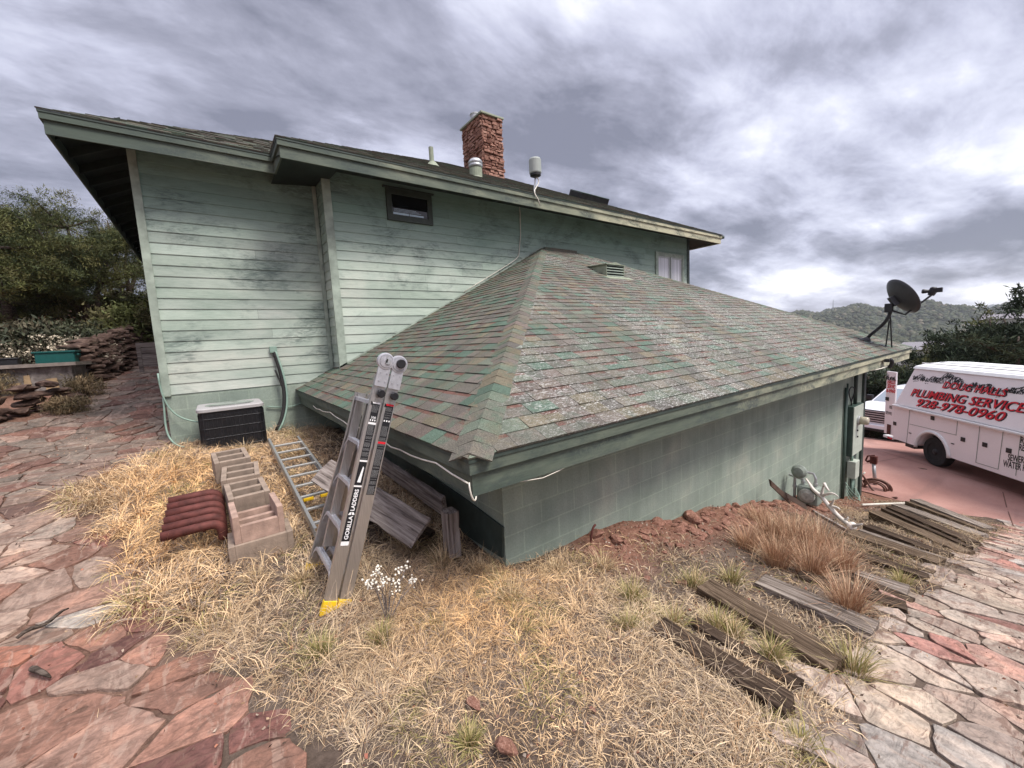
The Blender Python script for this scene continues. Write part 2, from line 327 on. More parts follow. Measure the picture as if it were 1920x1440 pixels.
def m_ground():
    g=G('ground_soil',.95,spec=.1)
    geo=g.t.nodes.new('ShaderNodeNewGeometry'); xyz=g.t.nodes.new('ShaderNodeSeparateXYZ'); g.L(geo.outputs[0],xyz.inputs[0]); X,Y,Z=xyz.outputs
    n=g.noise(1.3,6,.6,.4); f=g.noise(22,6,.75); pb=g.vor(30)
    soil=g.ramp(n,[(.3,(.065,.045,.036)),(.5,(.105,.078,.062)),(.7,(.17,.13,.105))])
    soil=g.mix(.7,soil,g.ramp(f,[(.3,.45),(.55,1.),(.72,1.5)]),'MULTIPLY')
    red=g.ramp(f,[(.3,(.09,.042,.029)),(.55,(.20,.105,.075)),(.75,(.32,.19,.145))])
    # red dirt bank along the block wall and on the slope behind
    ka=g.math('MULTIPLY',g.ramp(g.math('ADD',Y,g.math('MULTIPLY',n,.9)),[(.0,0.),(1.,1.)]),1.)
    kk=g.math('MULTIPLY',g.math('SUBTRACT',g.math('ADD',Y,g.math('MULTIPLY',n,.8)),2.3),3.,True); kx=g.math('MULTIPLY',g.math('SUBTRACT',X,2.2),2.,True)
    kred=g.math('MULTIPLY',kk,kx); kb=g.math('MULTIPLY',g.math('SUBTRACT',Y,8.5),.5,True); kred=g.math('MAXIMUM',kred,g.math('MULTIPLY',kb,.75))
    kp=g.math('MULTIPLY',g.math('SUBTRACT',-.1,X),2.,True); kred=g.math('MAXIMUM',kred,g.math('MULTIPLY',kp,.55)); c=g.mix(kred,soil,red)
    # scrub covered far ground
    far=g.math('MULTIPLY',g.math('SUBTRACT',X,24.),.05,True); scr=g.noise(.05,8,.75,.3); c=g.mix(far,c,g.ramp(scr,[(.35,(.022,.030,.016)),(.55,(.050,.058,.034)),(.7,(.13,.11,.075))]))
    g.base(c); n1=g.bump(n,.3,.05); g.bump(f,.8,.02,n1); return g.m
M['ground']=m_ground()
def m_drive():
    g=G('red_concrete_driveway',.7,spec=.3); n=g.noise(.5,6,.6,.4); f=g.noise(30,5,.7); s=g.noise(.7,4,.6,.6,sc=(.25,1.4,1))
    c=g.ramp(n,[(.3,(.27,.135,.112)),(.55,(.36,.20,.168)),(.75,(.46,.29,.25))]); c=g.mix(.35,c,g.ramp(f,[(.3,.7),(.7,1.2)]),'MULTIPLY'); c=g.mix(g.math('MULTIPLY',g.ramp(s,[(.55,0.),(.7,1.)]),.45),c,(.11,.07,.065))
    g.base(c); g.bump(f,.2,.004); return g.m
M['drive']=m_drive()
M['vanpaint']=simple('white_vehicle_paint',(.84,.79,.80),.32,var=.03,scale=2,bump=0,spec=.5)
M['vanpaint2']=simple('glossy_white_body_paint',(.74,.74,.78),.18,var=.02,scale=2,bump=0,spec=.6)

# ================================================================== TERRAIN
def bank(x,y):   # red dirt bank against the block wall
    x=np.asarray(x,float); y=np.asarray(y,float)
    k=np.clip((y-1.75)/.7,0,1)*np.clip((x-2.1)/.8,0,1)*np.clip((9.6-x)/1.2,0,1)*(y<4)
    return .15*k*(.85+.12*np.sin(x*4.1)+.08*np.sin(x*11+y*6))
def path_edge_left(y): return np.interp(y,[-1,.9,1.4,1.8,2.0,2.62,3.76,4.6,5.5,6.3,6.9,7.4,8],[-.5,-.25,.05,.20,.13,-.12,-.66,-.86,-1.15,-1.5,-1.05,-.72,-.64])
def path_edge_right(x): return np.interp(x,[.2,.6,1.2,2.03,2.66,4.3,5.9,9.8,12.6,14],[-1.,-.6,-.2,.50,.57,.61,.53,.45,.20,-.1])
def on_path(x,y):
    left=(x<path_edge_left(y))&(y>-2.5)&(x>-6.5)&(y<17)
    left&=(x>np.interp(y,[8,10.5,12,14.5,17],[-6.5,-2.75,-2.35,-1.55,-1.0]))
    right=(y<path_edge_right(x))&(x>.2)&(x<12.4)&(y>-3)
    return left|right
def small(x,y): return .016*np.sin(x*3.1+y*1.7)+.012*np.sin(y*5.3-x*2.2)+.008*np.sin(x*9.1)*np.sin(y*8.3)
def ztop(x,y):
    x=np.asarray(x,float);y=np.asarray(y,float)
    near=(np.abs(x)<16)&(np.abs(y)<16)
    return gz(x,y)+bank(x,y)+small(x,y)*near*(1-.8*on_path(x,y))
def axis(lo,hi,a,b,st,far):
    mid=np.arange(a,b,st); L=[];v=a;s=st
    while v>lo: s*=1.13; v-=s; L.append(v)
    H=[];v=mid[-1];s=st
    while v<hi: s*=1.13; v+=s; H.append(v)
    return np.array(L[::-1]+list(mid)+H)
gx=axis(-7000,12000,-4,14,.085,0); gy=axis(-9000,9000,-2,13,.085,0)
GX,GY=np.meshgrid(gx,gy,indexing='ij'); GZ=ztop(GX,GY)
ramp_far=np.clip((np.hypot(GX,GY)-25)/400,0,1)
GZ=GZ+ramp_far*(6*np.sin(GX*.011+1)*np.sin(GY*.013)+2.0*np.sin(GX*.04)*np.cos(GY*.05))*np.clip(1-(np.hypot(GX,GY)-1200)/500,0,1)
nxn,nyn=GX.shape
idx=np.arange(nxn*nyn).reshape(nxn,nyn)
gf=np.stack([idx[:-1,:-1],idx[1:,:-1],idx[1:,1:],idx[:-1,1:]],-1).reshape(-1,4)
ground=raw('ground',np.stack([GX,GY,GZ],-1).reshape(-1,3),gf,M['ground'],smooth=True); tag(ground,kind='structure')

# driveway slab sheet
dx=np.arange(11.6,40,.5); dy=np.arange(-14,9,.5)
def drive_z(x,y): return gz(x,y)+.014
mb=MB()
def near_edge(y): return float(np.interp(y,[-14,.1,.6,1.2,2.0,2.6,9],[12.3,12.2,12.1,12.3,12.35,12.5,12.7]))
ys=np.arange(-14,9.01,.25); xs_=np.concatenate([[0,.15,.4,.8],np.arange(1.5,27,.6)])
for i in range(len(ys)-1):
    for j in range(len(xs_)-1):
        q=[]
        for (a,b) in ((j,i),(j+1,i),(j+1,i+1),(j,i+1)):
            X=near_edge(ys[b])+xs_[a]; q.append((X,ys[b],float(gz(X,ys[b]))+.03+(-.03 if a==0 else 0)))
        mb.quad(*q)
bm_drive=mb.build('driveway',M['drive'],smooth=True); tag(bm_drive,kind='structure')
# dark joint lines scored in the driveway
mb=MB()
for (p,q) in (((1618,840),(1935,935)),((1615,873),(1700,858)),((1880,925),(1900,990))):
    a=hit(*p);b=hit(*q); d=(b-a)[:2]; d/=np.linalg.norm(d); n=np.array([-d[1],d[0]])*.008
    for k in range(24):
        s0=a+(b-a)*k/24; s1=a+(b-a)*(k+1)/24
        P=[(s0[0]-n[0],s0[1]-n[1]),(s1[0]-n[0],s1[1]-n[1]),(s1[0]+n[0],s1[1]+n[1]),(s0[0]+n[0],s0[1]+n[1])]
        mb.quad(*[(x,y,float(gz(x,y))+.034) for x,y in P])
o=mb.build('driveway_joints',M['brown']); tag(o,kind='structure')

# ------------------------------------------------------------------ flagstone paths
def clip_poly(P,nrm,c):   # keep points with p.n<=c
    out=[]
    for i in range(len(P)):
        a=P[i];b=P[(i+1)%len(P)]; da=a@nrm-c; db=b@nrm-c
        if da<=0: out.append(a)
        if da*db<0: out.append(a+(b-a)*da/(da-db))
    return out
def flag_cells(pts,an):
    pts=np.array(pts)*an; cells=[]
    for i,p in enumerate(pts):
        d=np.hypot(*(pts-p).T); nb=[j for j in np.argsort(d)[1:18]]
        P=[p+np.array(q)*.9 for q in ((-1,-1),(1,-1),(1,1),(-1,1))]
        for j in nb:
            n=pts[j]-p; L=np.linalg.norm(n); n=n/L; P=clip_poly(P,n,(p@n)+L/2)
            if len(P)<3: break
        cells.append([q/an for q in P] if len(P)>=3 else [])
    return cells
PAL_L=[(.40,.20,.145),(.42,.23,.17),(.38,.26,.20),(.36,.28,.22),(.46,.31,.24),(.32,.16,.12),(.42,.33,.26),(.48,.36,.28),(.35,.20,.155),(.36,.28,.22)]
PAL_LF=[(.48,.20,.125),(.44,.22,.15),(.54,.31,.225),(.36,.15,.11),(.50,.33,.25),(.46,.27,.20),(.52,.36,.27),(.26,.11,.09),(.54,.38,.29),(.48,.24,.165)]
PAL_R=[(.50,.39,.30),(.44,.36,.29),(.54,.43,.33),(.50,.34,.27),(.55,.44,.36),(.48,.27,.21),(.38,.30,.25),(.42,.20,.16),(.45,.37,.31),(.50,.39,.31),(.46,.34,.27)]
def stones(region,spacing,an,seed,palf,bounds):
    r_=np.random.RandomState(seed); x0,x1,y0,y1=bounds; pts=[]
    sx=spacing/an[0]*1.0; sy=spacing/an[1]
    nx=int((x1-x0)/sx); ny=int((y1-y0)/sy)
    for i in range(nx):
        for j in range(ny):
            x=x0+(i+.5+.5*(j%2)+r_.uniform(-.46,.46))*sx; y=y0+(j+.5+r_.uniform(-.44,.44))*sy
            pts.append((x,y))
            
    pts=[p for p in pts if r_.rand()>.26]
    cells=flag_cells(pts,np.array(an)); mb=region
    for p,c in zip(pts,cells):
        if len(c)<3: continue
        cen=np.mean(c,axis=0)
        if not on_path(cen[0]-(.06 if cen[0]<.9 else 0),cen[1]-(.10 if cen[0]>.9 else 0)): continue
        if math.hypot(*cen)<.3: continue
        # shrink, subdivide edges, jitter
        P=[]
        gap=r_.uniform(.004,.022)
        for i in range(len(c)):
            a=c[i];b=c[(i+1)%len(c)]; n=max(1,int(np.linalg.norm(b-a)/.055))
            for k in range(n): P.append(a+(b-a)*k/n)
        Q=[]
        for q in P:
            d=q-cen; L=np.linalg.norm(d)+1e-6; Q.append(cen+d*(1-gap/L*.62)+r_.normal(0,.0105,2))
        # cut the corners a little
        Q=[(Q[i-1]+6*Q[i]+Q[(i+1)%len(Q)])/8 for i in range(len(Q))]
        h=r_.uniform(.008,.024); tx,ty=r_.normal(0,.012,2)
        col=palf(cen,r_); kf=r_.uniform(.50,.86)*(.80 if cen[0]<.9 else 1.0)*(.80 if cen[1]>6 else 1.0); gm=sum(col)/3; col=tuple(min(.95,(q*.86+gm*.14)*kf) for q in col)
        n=len(Q); zf=lambda q,e: float(ztop(q[0],q[1]))+e+tx*(q[0]-cen[0])+ty*(q[1]-cen[1])
        V=[(q[0],q[1],zf(q,-.03)) for q in Q]+[(q[0],q[1],zf(q,h*.85)) for q in Q]
        V+=[((q-cen)*(1-.010/ (np.linalg.norm(q-cen)+1e-3))+cen) for q in Q] and []
        for q in Q:
            w=cen+(q-cen)*max(.5,1-.006/(np.linalg.norm(q-cen)+1e-3)); V.append((w[0],w[1],zf(w,h)))
        for q in Q:
            w=cen+(q-cen)*.55; V.append((w[0],w[1],zf(w,h+r_.normal(0,.0035))))
        V.append((cen[0],cen[1],zf(cen,h+r_.normal(0,.004))))
        F=[]
        for a in range(3): F+=[(a*n+i,a*n+(i+1)%n,(a+1)*n+(i+1)%n,(a+1)*n+i) for i in range(n)]
        F+=[(3*n+i,3*n+(i+1)%n,4*n) for i in range(n)]
        mb.add(V,F,col)
def pal_left(c,r_):
    if c[1]<5.4 : 
        return PAL_LF[r_.randint(len(PAL_LF))] if r_.rand()>.10 else (.56,.49,.42)
    return PAL_L[r_.randint(len(PAL_L))]
def pal_right(c,r_): return PAL_R[r_.randint(len(PAL_R))] if r_.rand()>.05 else (.50,.44,.39)
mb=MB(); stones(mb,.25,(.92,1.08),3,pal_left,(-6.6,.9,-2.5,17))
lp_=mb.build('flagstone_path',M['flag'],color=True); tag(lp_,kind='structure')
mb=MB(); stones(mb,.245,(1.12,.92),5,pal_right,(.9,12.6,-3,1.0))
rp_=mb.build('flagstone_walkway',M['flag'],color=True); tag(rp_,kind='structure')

# ================================================================== HOUSE
XC,YC=1.777,2.630; XE,YE=1.159,2.042; ZT,ZB=1.128,.887
YW,YL=7.557,8.041; XM,XL,XH=1.823,-.624,13.164; RUN=YW-YE; PG=.512; ZA=ZT+PG*RUN
XRR=7.67+RUN; XAP=XE+RUN       # far eave x ; hip apex x
XGR=12.05                       # garage wall right corner
XQ,YME,ZMT,ZMB=1.082,6.828,4.871,4.611; YLE,XLE,X2E=7.482,-1.356,13.96; PU=.505
ZS,E_=1.255,.162
YBK=YLE+12.6                    # back eave
house=thing('house','green clapboard house with a low hip-roofed block garage wing and a red stone chimney','house',(XC,YC,0))
BCOL=lambda k=1: tuple([rnd.uniform(.84,1.12)]*3)
def siding(x0,x1,y,z0,z1,axis='x',sgn=-1,seed=1,wall_z=None):
    mb=MB(); r_=random.Random(seed); k=0; z=z0
    while z<z1:
        zt=min(z+E_,z1); 
        # butt joints
        cuts=[x0]; c=x0+r_.uniform(1.0,4.2)
        while c<x1-.6: cuts.append(c); c+=r_.uniform(2.6,4.2)
        cuts.append(x1)
        for a,b in zip(cuts[:-1],cuts[1:]):
            g_=r_.uniform(.86,1.1); col=(g_,g_*r_.uniform(.98,1.02),g_); e=.0012
            o0,o1=.017*sgn,.005*sgn
            P=[(a+e,o0,z),(b-e,o0,z),(b-e,o1,zt+.004),(a+e,o1,zt+.004)]; Q=[(a+e,0,z),(b-e,0,z),(b-e,o0,z),(a+e,o0,z)]
            T=(lambda p:(p[0],y+p[1],p[2])) if axis=='x' else (lambda p:(y+p[1],p[0],p[2]))
            mb.quad(*[T(p) for p in P],col=col); mb.quad(*[T(p) for p in Q],col=col)
            for xx in (a+e,b-e): mb.add([T((xx,0,z)),T((xx,o0,z)),T((xx,o1,zt+.004)),T((xx,0,zt+.004))],[(0,1,2,3)],col)
        z+=E_
    return mb
def deck_z(x,y): # underside of upper roof
    fA=min(ZMT+PU*(y-YLE),ZMT+PU*(x-XLE)); fB=min(ZMT+PU*(y-YME),ZMT+PU*(x-XQ),ZMT+PU*(X2E-x))
    return max(fA,fB) if x>XQ else fA
# --- main wall and recessed wall
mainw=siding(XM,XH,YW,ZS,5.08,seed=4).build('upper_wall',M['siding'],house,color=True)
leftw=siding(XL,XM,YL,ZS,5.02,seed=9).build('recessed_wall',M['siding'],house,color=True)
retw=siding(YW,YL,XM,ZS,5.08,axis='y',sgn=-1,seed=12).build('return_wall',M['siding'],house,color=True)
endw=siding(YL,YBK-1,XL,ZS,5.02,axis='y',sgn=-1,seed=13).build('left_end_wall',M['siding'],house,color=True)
mb=MB(); mb.box((XM+.005,YW+.002,-1),(XH-.002,YBK-1,4.95)); mb.box((XL+.002,YL+.002,-.3),(XM+.004,YBK-1,4.95)); mb.box((XH-.003,YW+.01,-3.2),(XH+.012,YBK-1.01,4.9))
mb.build('wall_core',M['trim_dark'],house)
mb=MB(); mb.box((XL-.004,YL-.006,-.4),(XM+.003,YL+.001,ZS-.003)); mb.box((XL-.006,YL,-.4),(XL+.001,YBK-1.2,ZS-.003)); mb.box((XM,YW-.004,-.4),(XM+2,YW+.001,ZS-.003)); mb.box((XM-.005,YW,-.4),(XM,YL-.008,ZS-.003))
mb.build('block_footing',M['block'],house)
def board(mb,x0,x1,y0,y1,z0,z1): mb.box((x0,y0,z0),(x1,y1,z1))
mb=MB(); mb.box((XM-.03,YW-.034,ZS-.02),(XM+.105,YW-.0,5.05)); cb1=mb.build('corner_board',M['trim'],house,bevel=.003)
mb=MB(); mb.box((XL-.03,YL-.036,ZS-.02),(XL+.07,YL,4.9)); mb.build('corner_board',M['trim'],house,bevel=.003)
mb=MB(); mb.box((XM-.085,YL-.034,ZS-.02),(XM-.027,YL-.001,4.95)); mb.build('corner_board',M['trim'],house)
mb=MB(); mb.box((XH-.10,YW-.034,2.0),(XH+.03,YW,5.0)); mb.build('corner_board',M['trim_dark'],house,bevel=.003)
mb=MB(); mb.box((XM+.11,YW-.030,ZS-.02),(XH-.1,YW-.025,ZS+.0)); 
# --- garage block walls
mb=MB(); mb.quad((XC,YC,-.6),(XGR,YC,-3.2),(XGR,YC,1.1),(XC,YC,1.1)); mb.quad((XC,YC,-.6),(XC,YW,-.6),(XC,YW,1.2),(XC,YC,1.2)); mb.quad((XGR,YC,-3.2),(XGR,YW,-3.2),(XGR,YW,1.2),(XGR,YC,1.2))
gw=mb.build('garage_block_wall',M['block'],house)
mb=MB(); mb.box((XGR-.13,YC-.045,-3.2),(XGR+.02,YC-.001,1.0)); mb.build('garage_corner_board',M['trim_dark'],house,bevel=.004)
mb=MB(); mb.box((XGR+.022,YC+.3,-2.6),(XGR+.06,YC+4.4,-.1)); 
for i in range(1,4): mb.box((XGR+.06,YC+.35,-2.6+i*.62),(XGR+.068,YC+4.35,-2.58+i*.62))
mb.build('garage_door',M['trim'],house)
# downpipe style skirt board seen under the left eave
mb=MB()
mb.prism([(XC-.02,2.66,.02),(XC-.02,2.62,.30),(XC-.02,3.2,.36),(XC-.02,6.8,.60),(XC-.02,6.8,.2),(XC-.02,3.2,.0)],(.018,0,0)); mb.build('skirt_board',M['trim_dark'],house)

# --- garage roof, shingle by shingle
PALS=[(.125,.115,.095),(.110,.100,.085),(.140,.125,.102),(.108,.130,.100),(.120,.135,.105),(.130,.105,.092),(.150,.130,.092),(.104,.096,.086),(.115,.120,.098),(.118,.108,.092),(.125,.108,.095)]
MAROON=(.120,.062,.050); GREEN=(.085,.128,.098)
def shingle_face(mb,P0,U,V,lim,Ltot,expo,seed,greenish=.12,tw=(.14,.27),mar=.35):
    """P0 eave start, U unit along eave, V vector up slope (unit), lim(s)->(u0,u1) ; s is slope length"""
    r_=random.Random(seed); P0,U,V=[np.array(q,float) for q in (P0,U,V)]; Nn=np.cross(U,V); Nn*=np.sign(Nn[2])
    s=0.;k=0
    while s<Ltot-.01:
        s1=min(s+expo,Ltot); a0,b0=lim(s); a1,b1=lim(s1)
        if b0-a0<.02: break
        u=min(a0,a1)-r_.uniform(0,.15)
        while u<max(b0,b1):
            w=r_.uniform(*tw); u2=u+w
            def cl(x,lo,hi): return max(lo,min(hi,x))
            p=[cl(u+.0015,a0,b0),cl(u2-.0015,a0,b0),cl(u2-.0015,a1,b1),cl(u+.0015,a1,b1)]
            if p[1]-p[0]>.003 or p[2]-p[3]>.003:
                raised=r_.random()<.6; h=.0115 if raised else .0065
                q=r_.random(); col=GREEN if q<greenish else PALS[r_.randrange(len(PALS))]
                f=r_.uniform(.85,1.18); col=tuple(c*f for c in col)
                def pt(uu,ss,hh): return P0+U*uu+V*ss+Nn*hh
                sm=s+(s1-s)*r_.uniform(.68,.80); fm=(sm-s)/(s1-s)
                m0=p[0]+(p[3]-p[0])*fm; m1=p[1]+(p[2]-p[1])*fm; hm=h+(.0015-h)*fm
                top=col if r_.random()>mar else tuple(c*f for c in MAROON)
                A,B_,C_,D=pt(p[0],s,h),pt(p[1],s,h),pt(m1,sm,hm),pt(m0,sm,hm)
                E1,F1=pt(p[2],s1,.0015),pt(p[3],s1,.0015)
                mb.quad(A,B_,C_,D,col=col); mb.quad(D,C_,E1,F1,col=top)
                dk=tuple(c*.8 for c in col)
                mb.quad(pt(p[0],s,-.006),pt(p[1],s,-.006),B_,A,col=dk)
                mb.quad(pt(p[0],s,-.004),A,D,pt(m0,sm,-.004),col=dk); mb.quad(pt(p[1],s,-.004),B_,C_,pt(m1,sm,-.004),col=dk)
            u=u2
        s=s1;k+=1
    return mb
sec=math.sqrt(1+PG*PG)
mb=MB(); OV=.02
shingle_face(mb,(XE-OV,YE-OV,ZT+.012),(1,0,0),(0,1/sec,PG/sec),lambda s:(s/sec,XRR-XE+2*OV-s/sec),(RUN+OV)*sec,.143,21,mar=.30)
fr=mb.build('garage_roof',M['shingle_worn'],house,color=True); fr['label']='long grey brown shingled slope with green and maroon tabs and pale wear flecks'
mb=MB()
def liml(s):
    h=s/sec; return (h, (YL+.02 if XE+h<XM-.01 else YW-.02)-YE+OV)
shingle_face(mb,(XE-OV,YE-OV,ZT+.012),(0,1,0),(1/sec,0,PG/sec),liml,(RUN)*sec,.143,22,greenish=.2,mar=.3)
fl_=mb.build('garage_roof',M['shingle'],house,color=True); fl_['label']='narrow greener shingled slope at the left end of the garage'
mb=MB()
shingle_face(mb,(XRR+OV,YE-OV,ZT+.012),(0,1,0),(-1/sec,0,PG/sec),lambda s:(s/sec,YW+2-YE),(RUN)*sec,.143,23)
mb.build('garage_roof',M['shingle'],house,color=True)
# hip cap shingles, bent over the hip
def hipcaps(X0,Y0,Z0,sx,Lp,pitch,seed,w=.14,ex=.135):
    mb=MB(); r_=random.Random(seed); d=np.array([sx,1,pitch]); Ln=np.linalg.norm(d); d=d/Ln
    n=int(Lp*Ln/ex)
    for i in range(n):
        c0=np.array([X0,Y0,Z0])+d*(ex*i+.035); c1=c0+d*(ex*1.9)
        q=r_.random(); col=GREEN if q<.10 and i>3 else PALS[r_.randrange(len(PALS))]; kf=r_.uniform(.9,1.2); col=tuple(c*kf for c in col)
        # wings: on front face horizontally along sx, on side face along +y
        wa=np.array([sx,0,0])*w*1.25-d*0; wb=np.array([0,1,0])*w*1.25
        # perpendicular-to-hip directions inside each face
        nf=np.array([0,-pitch,1.]);nf/=np.linalg.norm(nf); ns=np.array([-sx*pitch,0,1.]);ns/=np.linalg.norm(ns)
        a=np.cross(d,nf); a*=np.sign(a@wa); a/=np.linalg.norm(a); b=np.cross(d,ns); b*=np.sign(b@wb); b/=np.linalg.norm(b)
        up=np.array([0,0,1.])
        for (wv,nn) in ((a,nf),(b,ns)):
            h0,h1=.017,.007
            P=[c0+up*(h0+.002),c0+wv*w+nn*(h0-.010),c1+wv*w+nn*h1*.6,c1+up*h1]
            mb.quad(*P,col=col); dk=tuple(c*.7 for c in col)
            mb.quad(c0,c0+wv*w,P[1],P[0],col=dk); mb.quad(c0+wv*w,c1+wv*w,P[2],P[1],col=dk)
    return mb
hc=hipcaps(XE-OV,YE-OV,ZT+.012,1,RUN,PG,31).build('hip_cap',M['shingle'],fl_,color=True)
hipcaps(XRR+OV,YE-OV,ZT+.012,-1,RUN,PG,32).build('hip_cap',M['shingle'],fr,color=True)
mb=MB(); mb.box((XAP-.02,YW-.14,ZA-.055),(XRR-RUN+.05,YW-.026,ZA+.015)); mb.c=[PALS[0]]*len(mb.c); mb.build('ridge_cap',M['shingle'],fr,color=True)
# flashing against the wall
mb=MB()
for k in range(20):
    t0,t1=k/20,(k+1)/20; xa=XM-.03+(XAP-XM)*t0; xb=XM-.03+(XAP-XM)*t1; za=ZT+PG*(xa-XE)+.012; zb=ZT+PG*(xb-XE)+.012
    mb.prism([(xa,YW-.034,za),(xb,YW-.034,zb),(xb,YW-.034,zb+.045),(xa,YW-.034,za+.045)],(0,.006,0))
mb.build('roof_flashing',M['trim'],fl_)
# profile extruded along a mitred path (garage + main fascia)
def mitre(path,normals,prof,mat,name,parent):
    """path: list of (x,y); normals: outward unit per segment; prof: closed list of (out,z)"""
    mb=MB(); n=len(prof); V=[]
    for i,p in enumerate(path):
        if i==0: o=np.array(normals[0])
        elif i==len(path)-1: o=np.array(normals[-1])
        else: o=np.array(normals[i-1])+np.array(normals[i])
        for (u,z) in prof: V.append((p[0]+o[0]*u,p[1]+o[1]*u,z))
    F=[]
    for i in range(len(path)-1):
        for k in range(n): F.append((i*n+k,i*n+(k+1)%n,(i+1)*n+(k+1)%n,(i+1)*n+k))
    F.append(tuple(range(n))); F.append(tuple((len(path)-1)*n+k for k in range(n)))
    mb.add(V,F); return mb.build(name,mat,parent)
def fascia(path,normals,zt,zb,pre):
    mitre(path,normals,[(-.02,zt+.008),(.012,zt+.008),(.012,zt-.02),(-.02,zt-.02)],M['galv'] if False else M['trim_dark'],pre+'drip_edge',house)
    mitre(path,normals,[(-.03,zt-.021),(.004,zt-.021),(.004,zt-.095),(-.03,zt-.095)],M['fascia'],pre+'fascia',house)
    mitre(path,normals,[(-.05,zt-.096),(-.024,zt-.096),(-.024,zb),(-.05,zb)],M['fascia'],pre+'fascia',house)
gp=[(XE,YL-.03),(XE,YE),(XRR,YE),(XRR,YW+2)]; gn=[(-1,0),(0,-1),(1,0)]
fascia(gp,gn,ZT,ZB,'')
mp=[(XQ,YLE+.05),(XQ,YME),(X2E,YME),(X2E,YBK)]; fascia(mp,gn,ZMT,ZMB,'')
lpth=[(XLE,YBK),(XLE,YLE),(XQ+.03,YLE)]; fascia(lpth,[(-1,0),(0,-1)],ZMT,ZMB,'')
# garage soffit (boarded, level)
mb=MB(); mb.box((XE+.052,YE+.052,ZB+.02),(XRR-.052,YC+.0,ZB+.035)); mb.box((XE+.052,YC+.001,ZB+.02),(XC,YL-.03,ZB+.035)); mb.box((XGR,YC+.001,ZB+.02),(XRR-.052,YW,ZB+.035)); mb.build('garage_soffit',M['soffit'],house)
# deck under shingles
mb=MB(); dz=-.012
mb.add([(XE,YE,ZT+dz+.01),(XRR,YE,ZT+dz+.01),(XRR-RUN,YW,ZA+dz),(XAP,YW,ZA+dz),(XE,YL,ZT+dz+.01),(XRR,YW+2,ZT+dz+.01),(XRR-RUN,YW+2,ZA+dz),(XM,YL,ZT+PG*(XM-XE)+dz),(XM,YW,ZT+PG*(XM-XE)+dz)],[(0,1,2,3),(0,3,8,7,4),(1,5,6,2)])
mb.build('roof_deck',M['soffit'],house)

# --- upper roof
secu=math.sqrt(1+PU*PU); SR=6.05; ZP=ZMT+PU*SR; XP1,XP2=XQ+SR,X2E-SR; YP=YME+SR
mb=MB()
U_=dict(tw=(.16,.3),mar=.25,greenish=.05)
shingle_face(mb,(XQ-OV,YME-OV,ZMT+.012),(1,0,0),(0,1/secu,PU/secu),lambda s:(s/secu,X2E-XQ+2*OV-s/secu),(SR+OV)*secu,.143,41,**U_)
ur=mb.build('upper_roof',M['shingle'],house,color=True)
mb=MB()  # front slope of the lower left section, hip on its left, valley to the right
HA=XQ-XLE
def limA(s):
    h=s/secu; return (h,HA+2*OV+h)
shingle_face(mb,(XLE-OV,YLE-OV,ZMT+.012),(1,0,0),(0,1/secu,PU/secu),limA,5.3*secu,.143,42,**U_)
mb.build('upper_roof',M['shingle'],house,color=True)
mb=MB()  # small left cheek of the forward section
shingle_face(mb,(XQ-OV,YME-OV,ZMT+.012),(0,1,0),(1/secu,0,PU/secu),lambda s:(s/secu,YLE-YME+.03+s/secu),6.0*secu,.143,43,**U_)
mb.build('upper_roof',M['shingle'],house,color=True)
mb=MB(); zf=ZMT-.01
xr,yr=XLE+5.3,YLE+5.3
mb.add([(XLE,YLE,zf),(xr,yr,zf+PU*5.3),(xr,YBK-5.3,zf+PU*5.3),(XLE,YBK,zf)],[(0,1,2,3)])
mb.add([(X2E,YME,zf+.02),(X2E,YBK,zf+.02),(XP2,YBK-SR,ZP),(XP2,YP,ZP)],[(0,1,2,3)])
mb.add([(XLE,YBK,zf),(X2E,YBK,zf),(XP2,YBK-SR,ZP),(XP1,YBK-SR,ZP),(xr,YBK-5.3,zf+PU*5.3)],[(0,1,2,3,4)])
mb.add([(XP1,YP,ZP),(XP2,YP,ZP),(XP2,YBK-SR,ZP),(XP1,YBK-SR,ZP)],[(0,1,2,3)])
mb.add([(xr,yr,zf+PU*5.3),(XP1,YP,ZP),(XP1,YBK-SR,ZP),(xr,YBK-5.3,zf+PU*5.3)],[(0,1,2,3)])
mb.c=[PALS[0]]*len(mb.c); mb.build('back_roof',M['shingle'],house,color=True)
hipcaps(X2E,YME,ZMT+.012,-1,SR,PU,51,w=.15).build('hip_cap',M['shingle'],ur,color=True)
# --- upper soffit: sloping boards and rafter tails
def und(x,y): return ZMT-.035+ (PU*max(0,min(y-YLE,x-XLE)) if x<XQ else PU*max(0,min(y-YME,X2E-x)))
mb=MB()
mb.quad((XQ+.0,YME+.03,ZMB+.03),(X2E-.03,YME+.03,ZMB+.03),(X2E-.03,YW+.03,ZMB+.03+.20),(XQ,YW+.03,ZMB+.23))
mb.quad((X2E-.03,YME+.03,ZMB+.03),(X2E-.03,YBK,ZMB+.03),(XH-.03,YBK,ZMB+.23),(XH-.03,YW,ZMB+.23))
mb.quad((XLE+.03,YLE+.03,ZMT-.05),(XQ+.1,YLE+.03,ZMT-.05),(XQ+.1,YL+.05,ZMT+.24),(XL,YL+.05,ZMT+.24))
mb.quad((XLE+.03,YLE+.03,ZMT-.05),(XL+.05,YL+.05,ZMT+.26),(XL+.05,YBK,ZMT+.26),(XLE+.03,YBK,ZMT-.05))
mb.quad((XQ+.03,YME+.03,ZMB+.02),(XQ+.03,YL,ZMB+.02),(XM+.1,YL,ZMB+.10),(XM+.1,YME+.03,ZMB+.021))
mb.build('soffit',M['soffit'],house)
y=YLE+.35
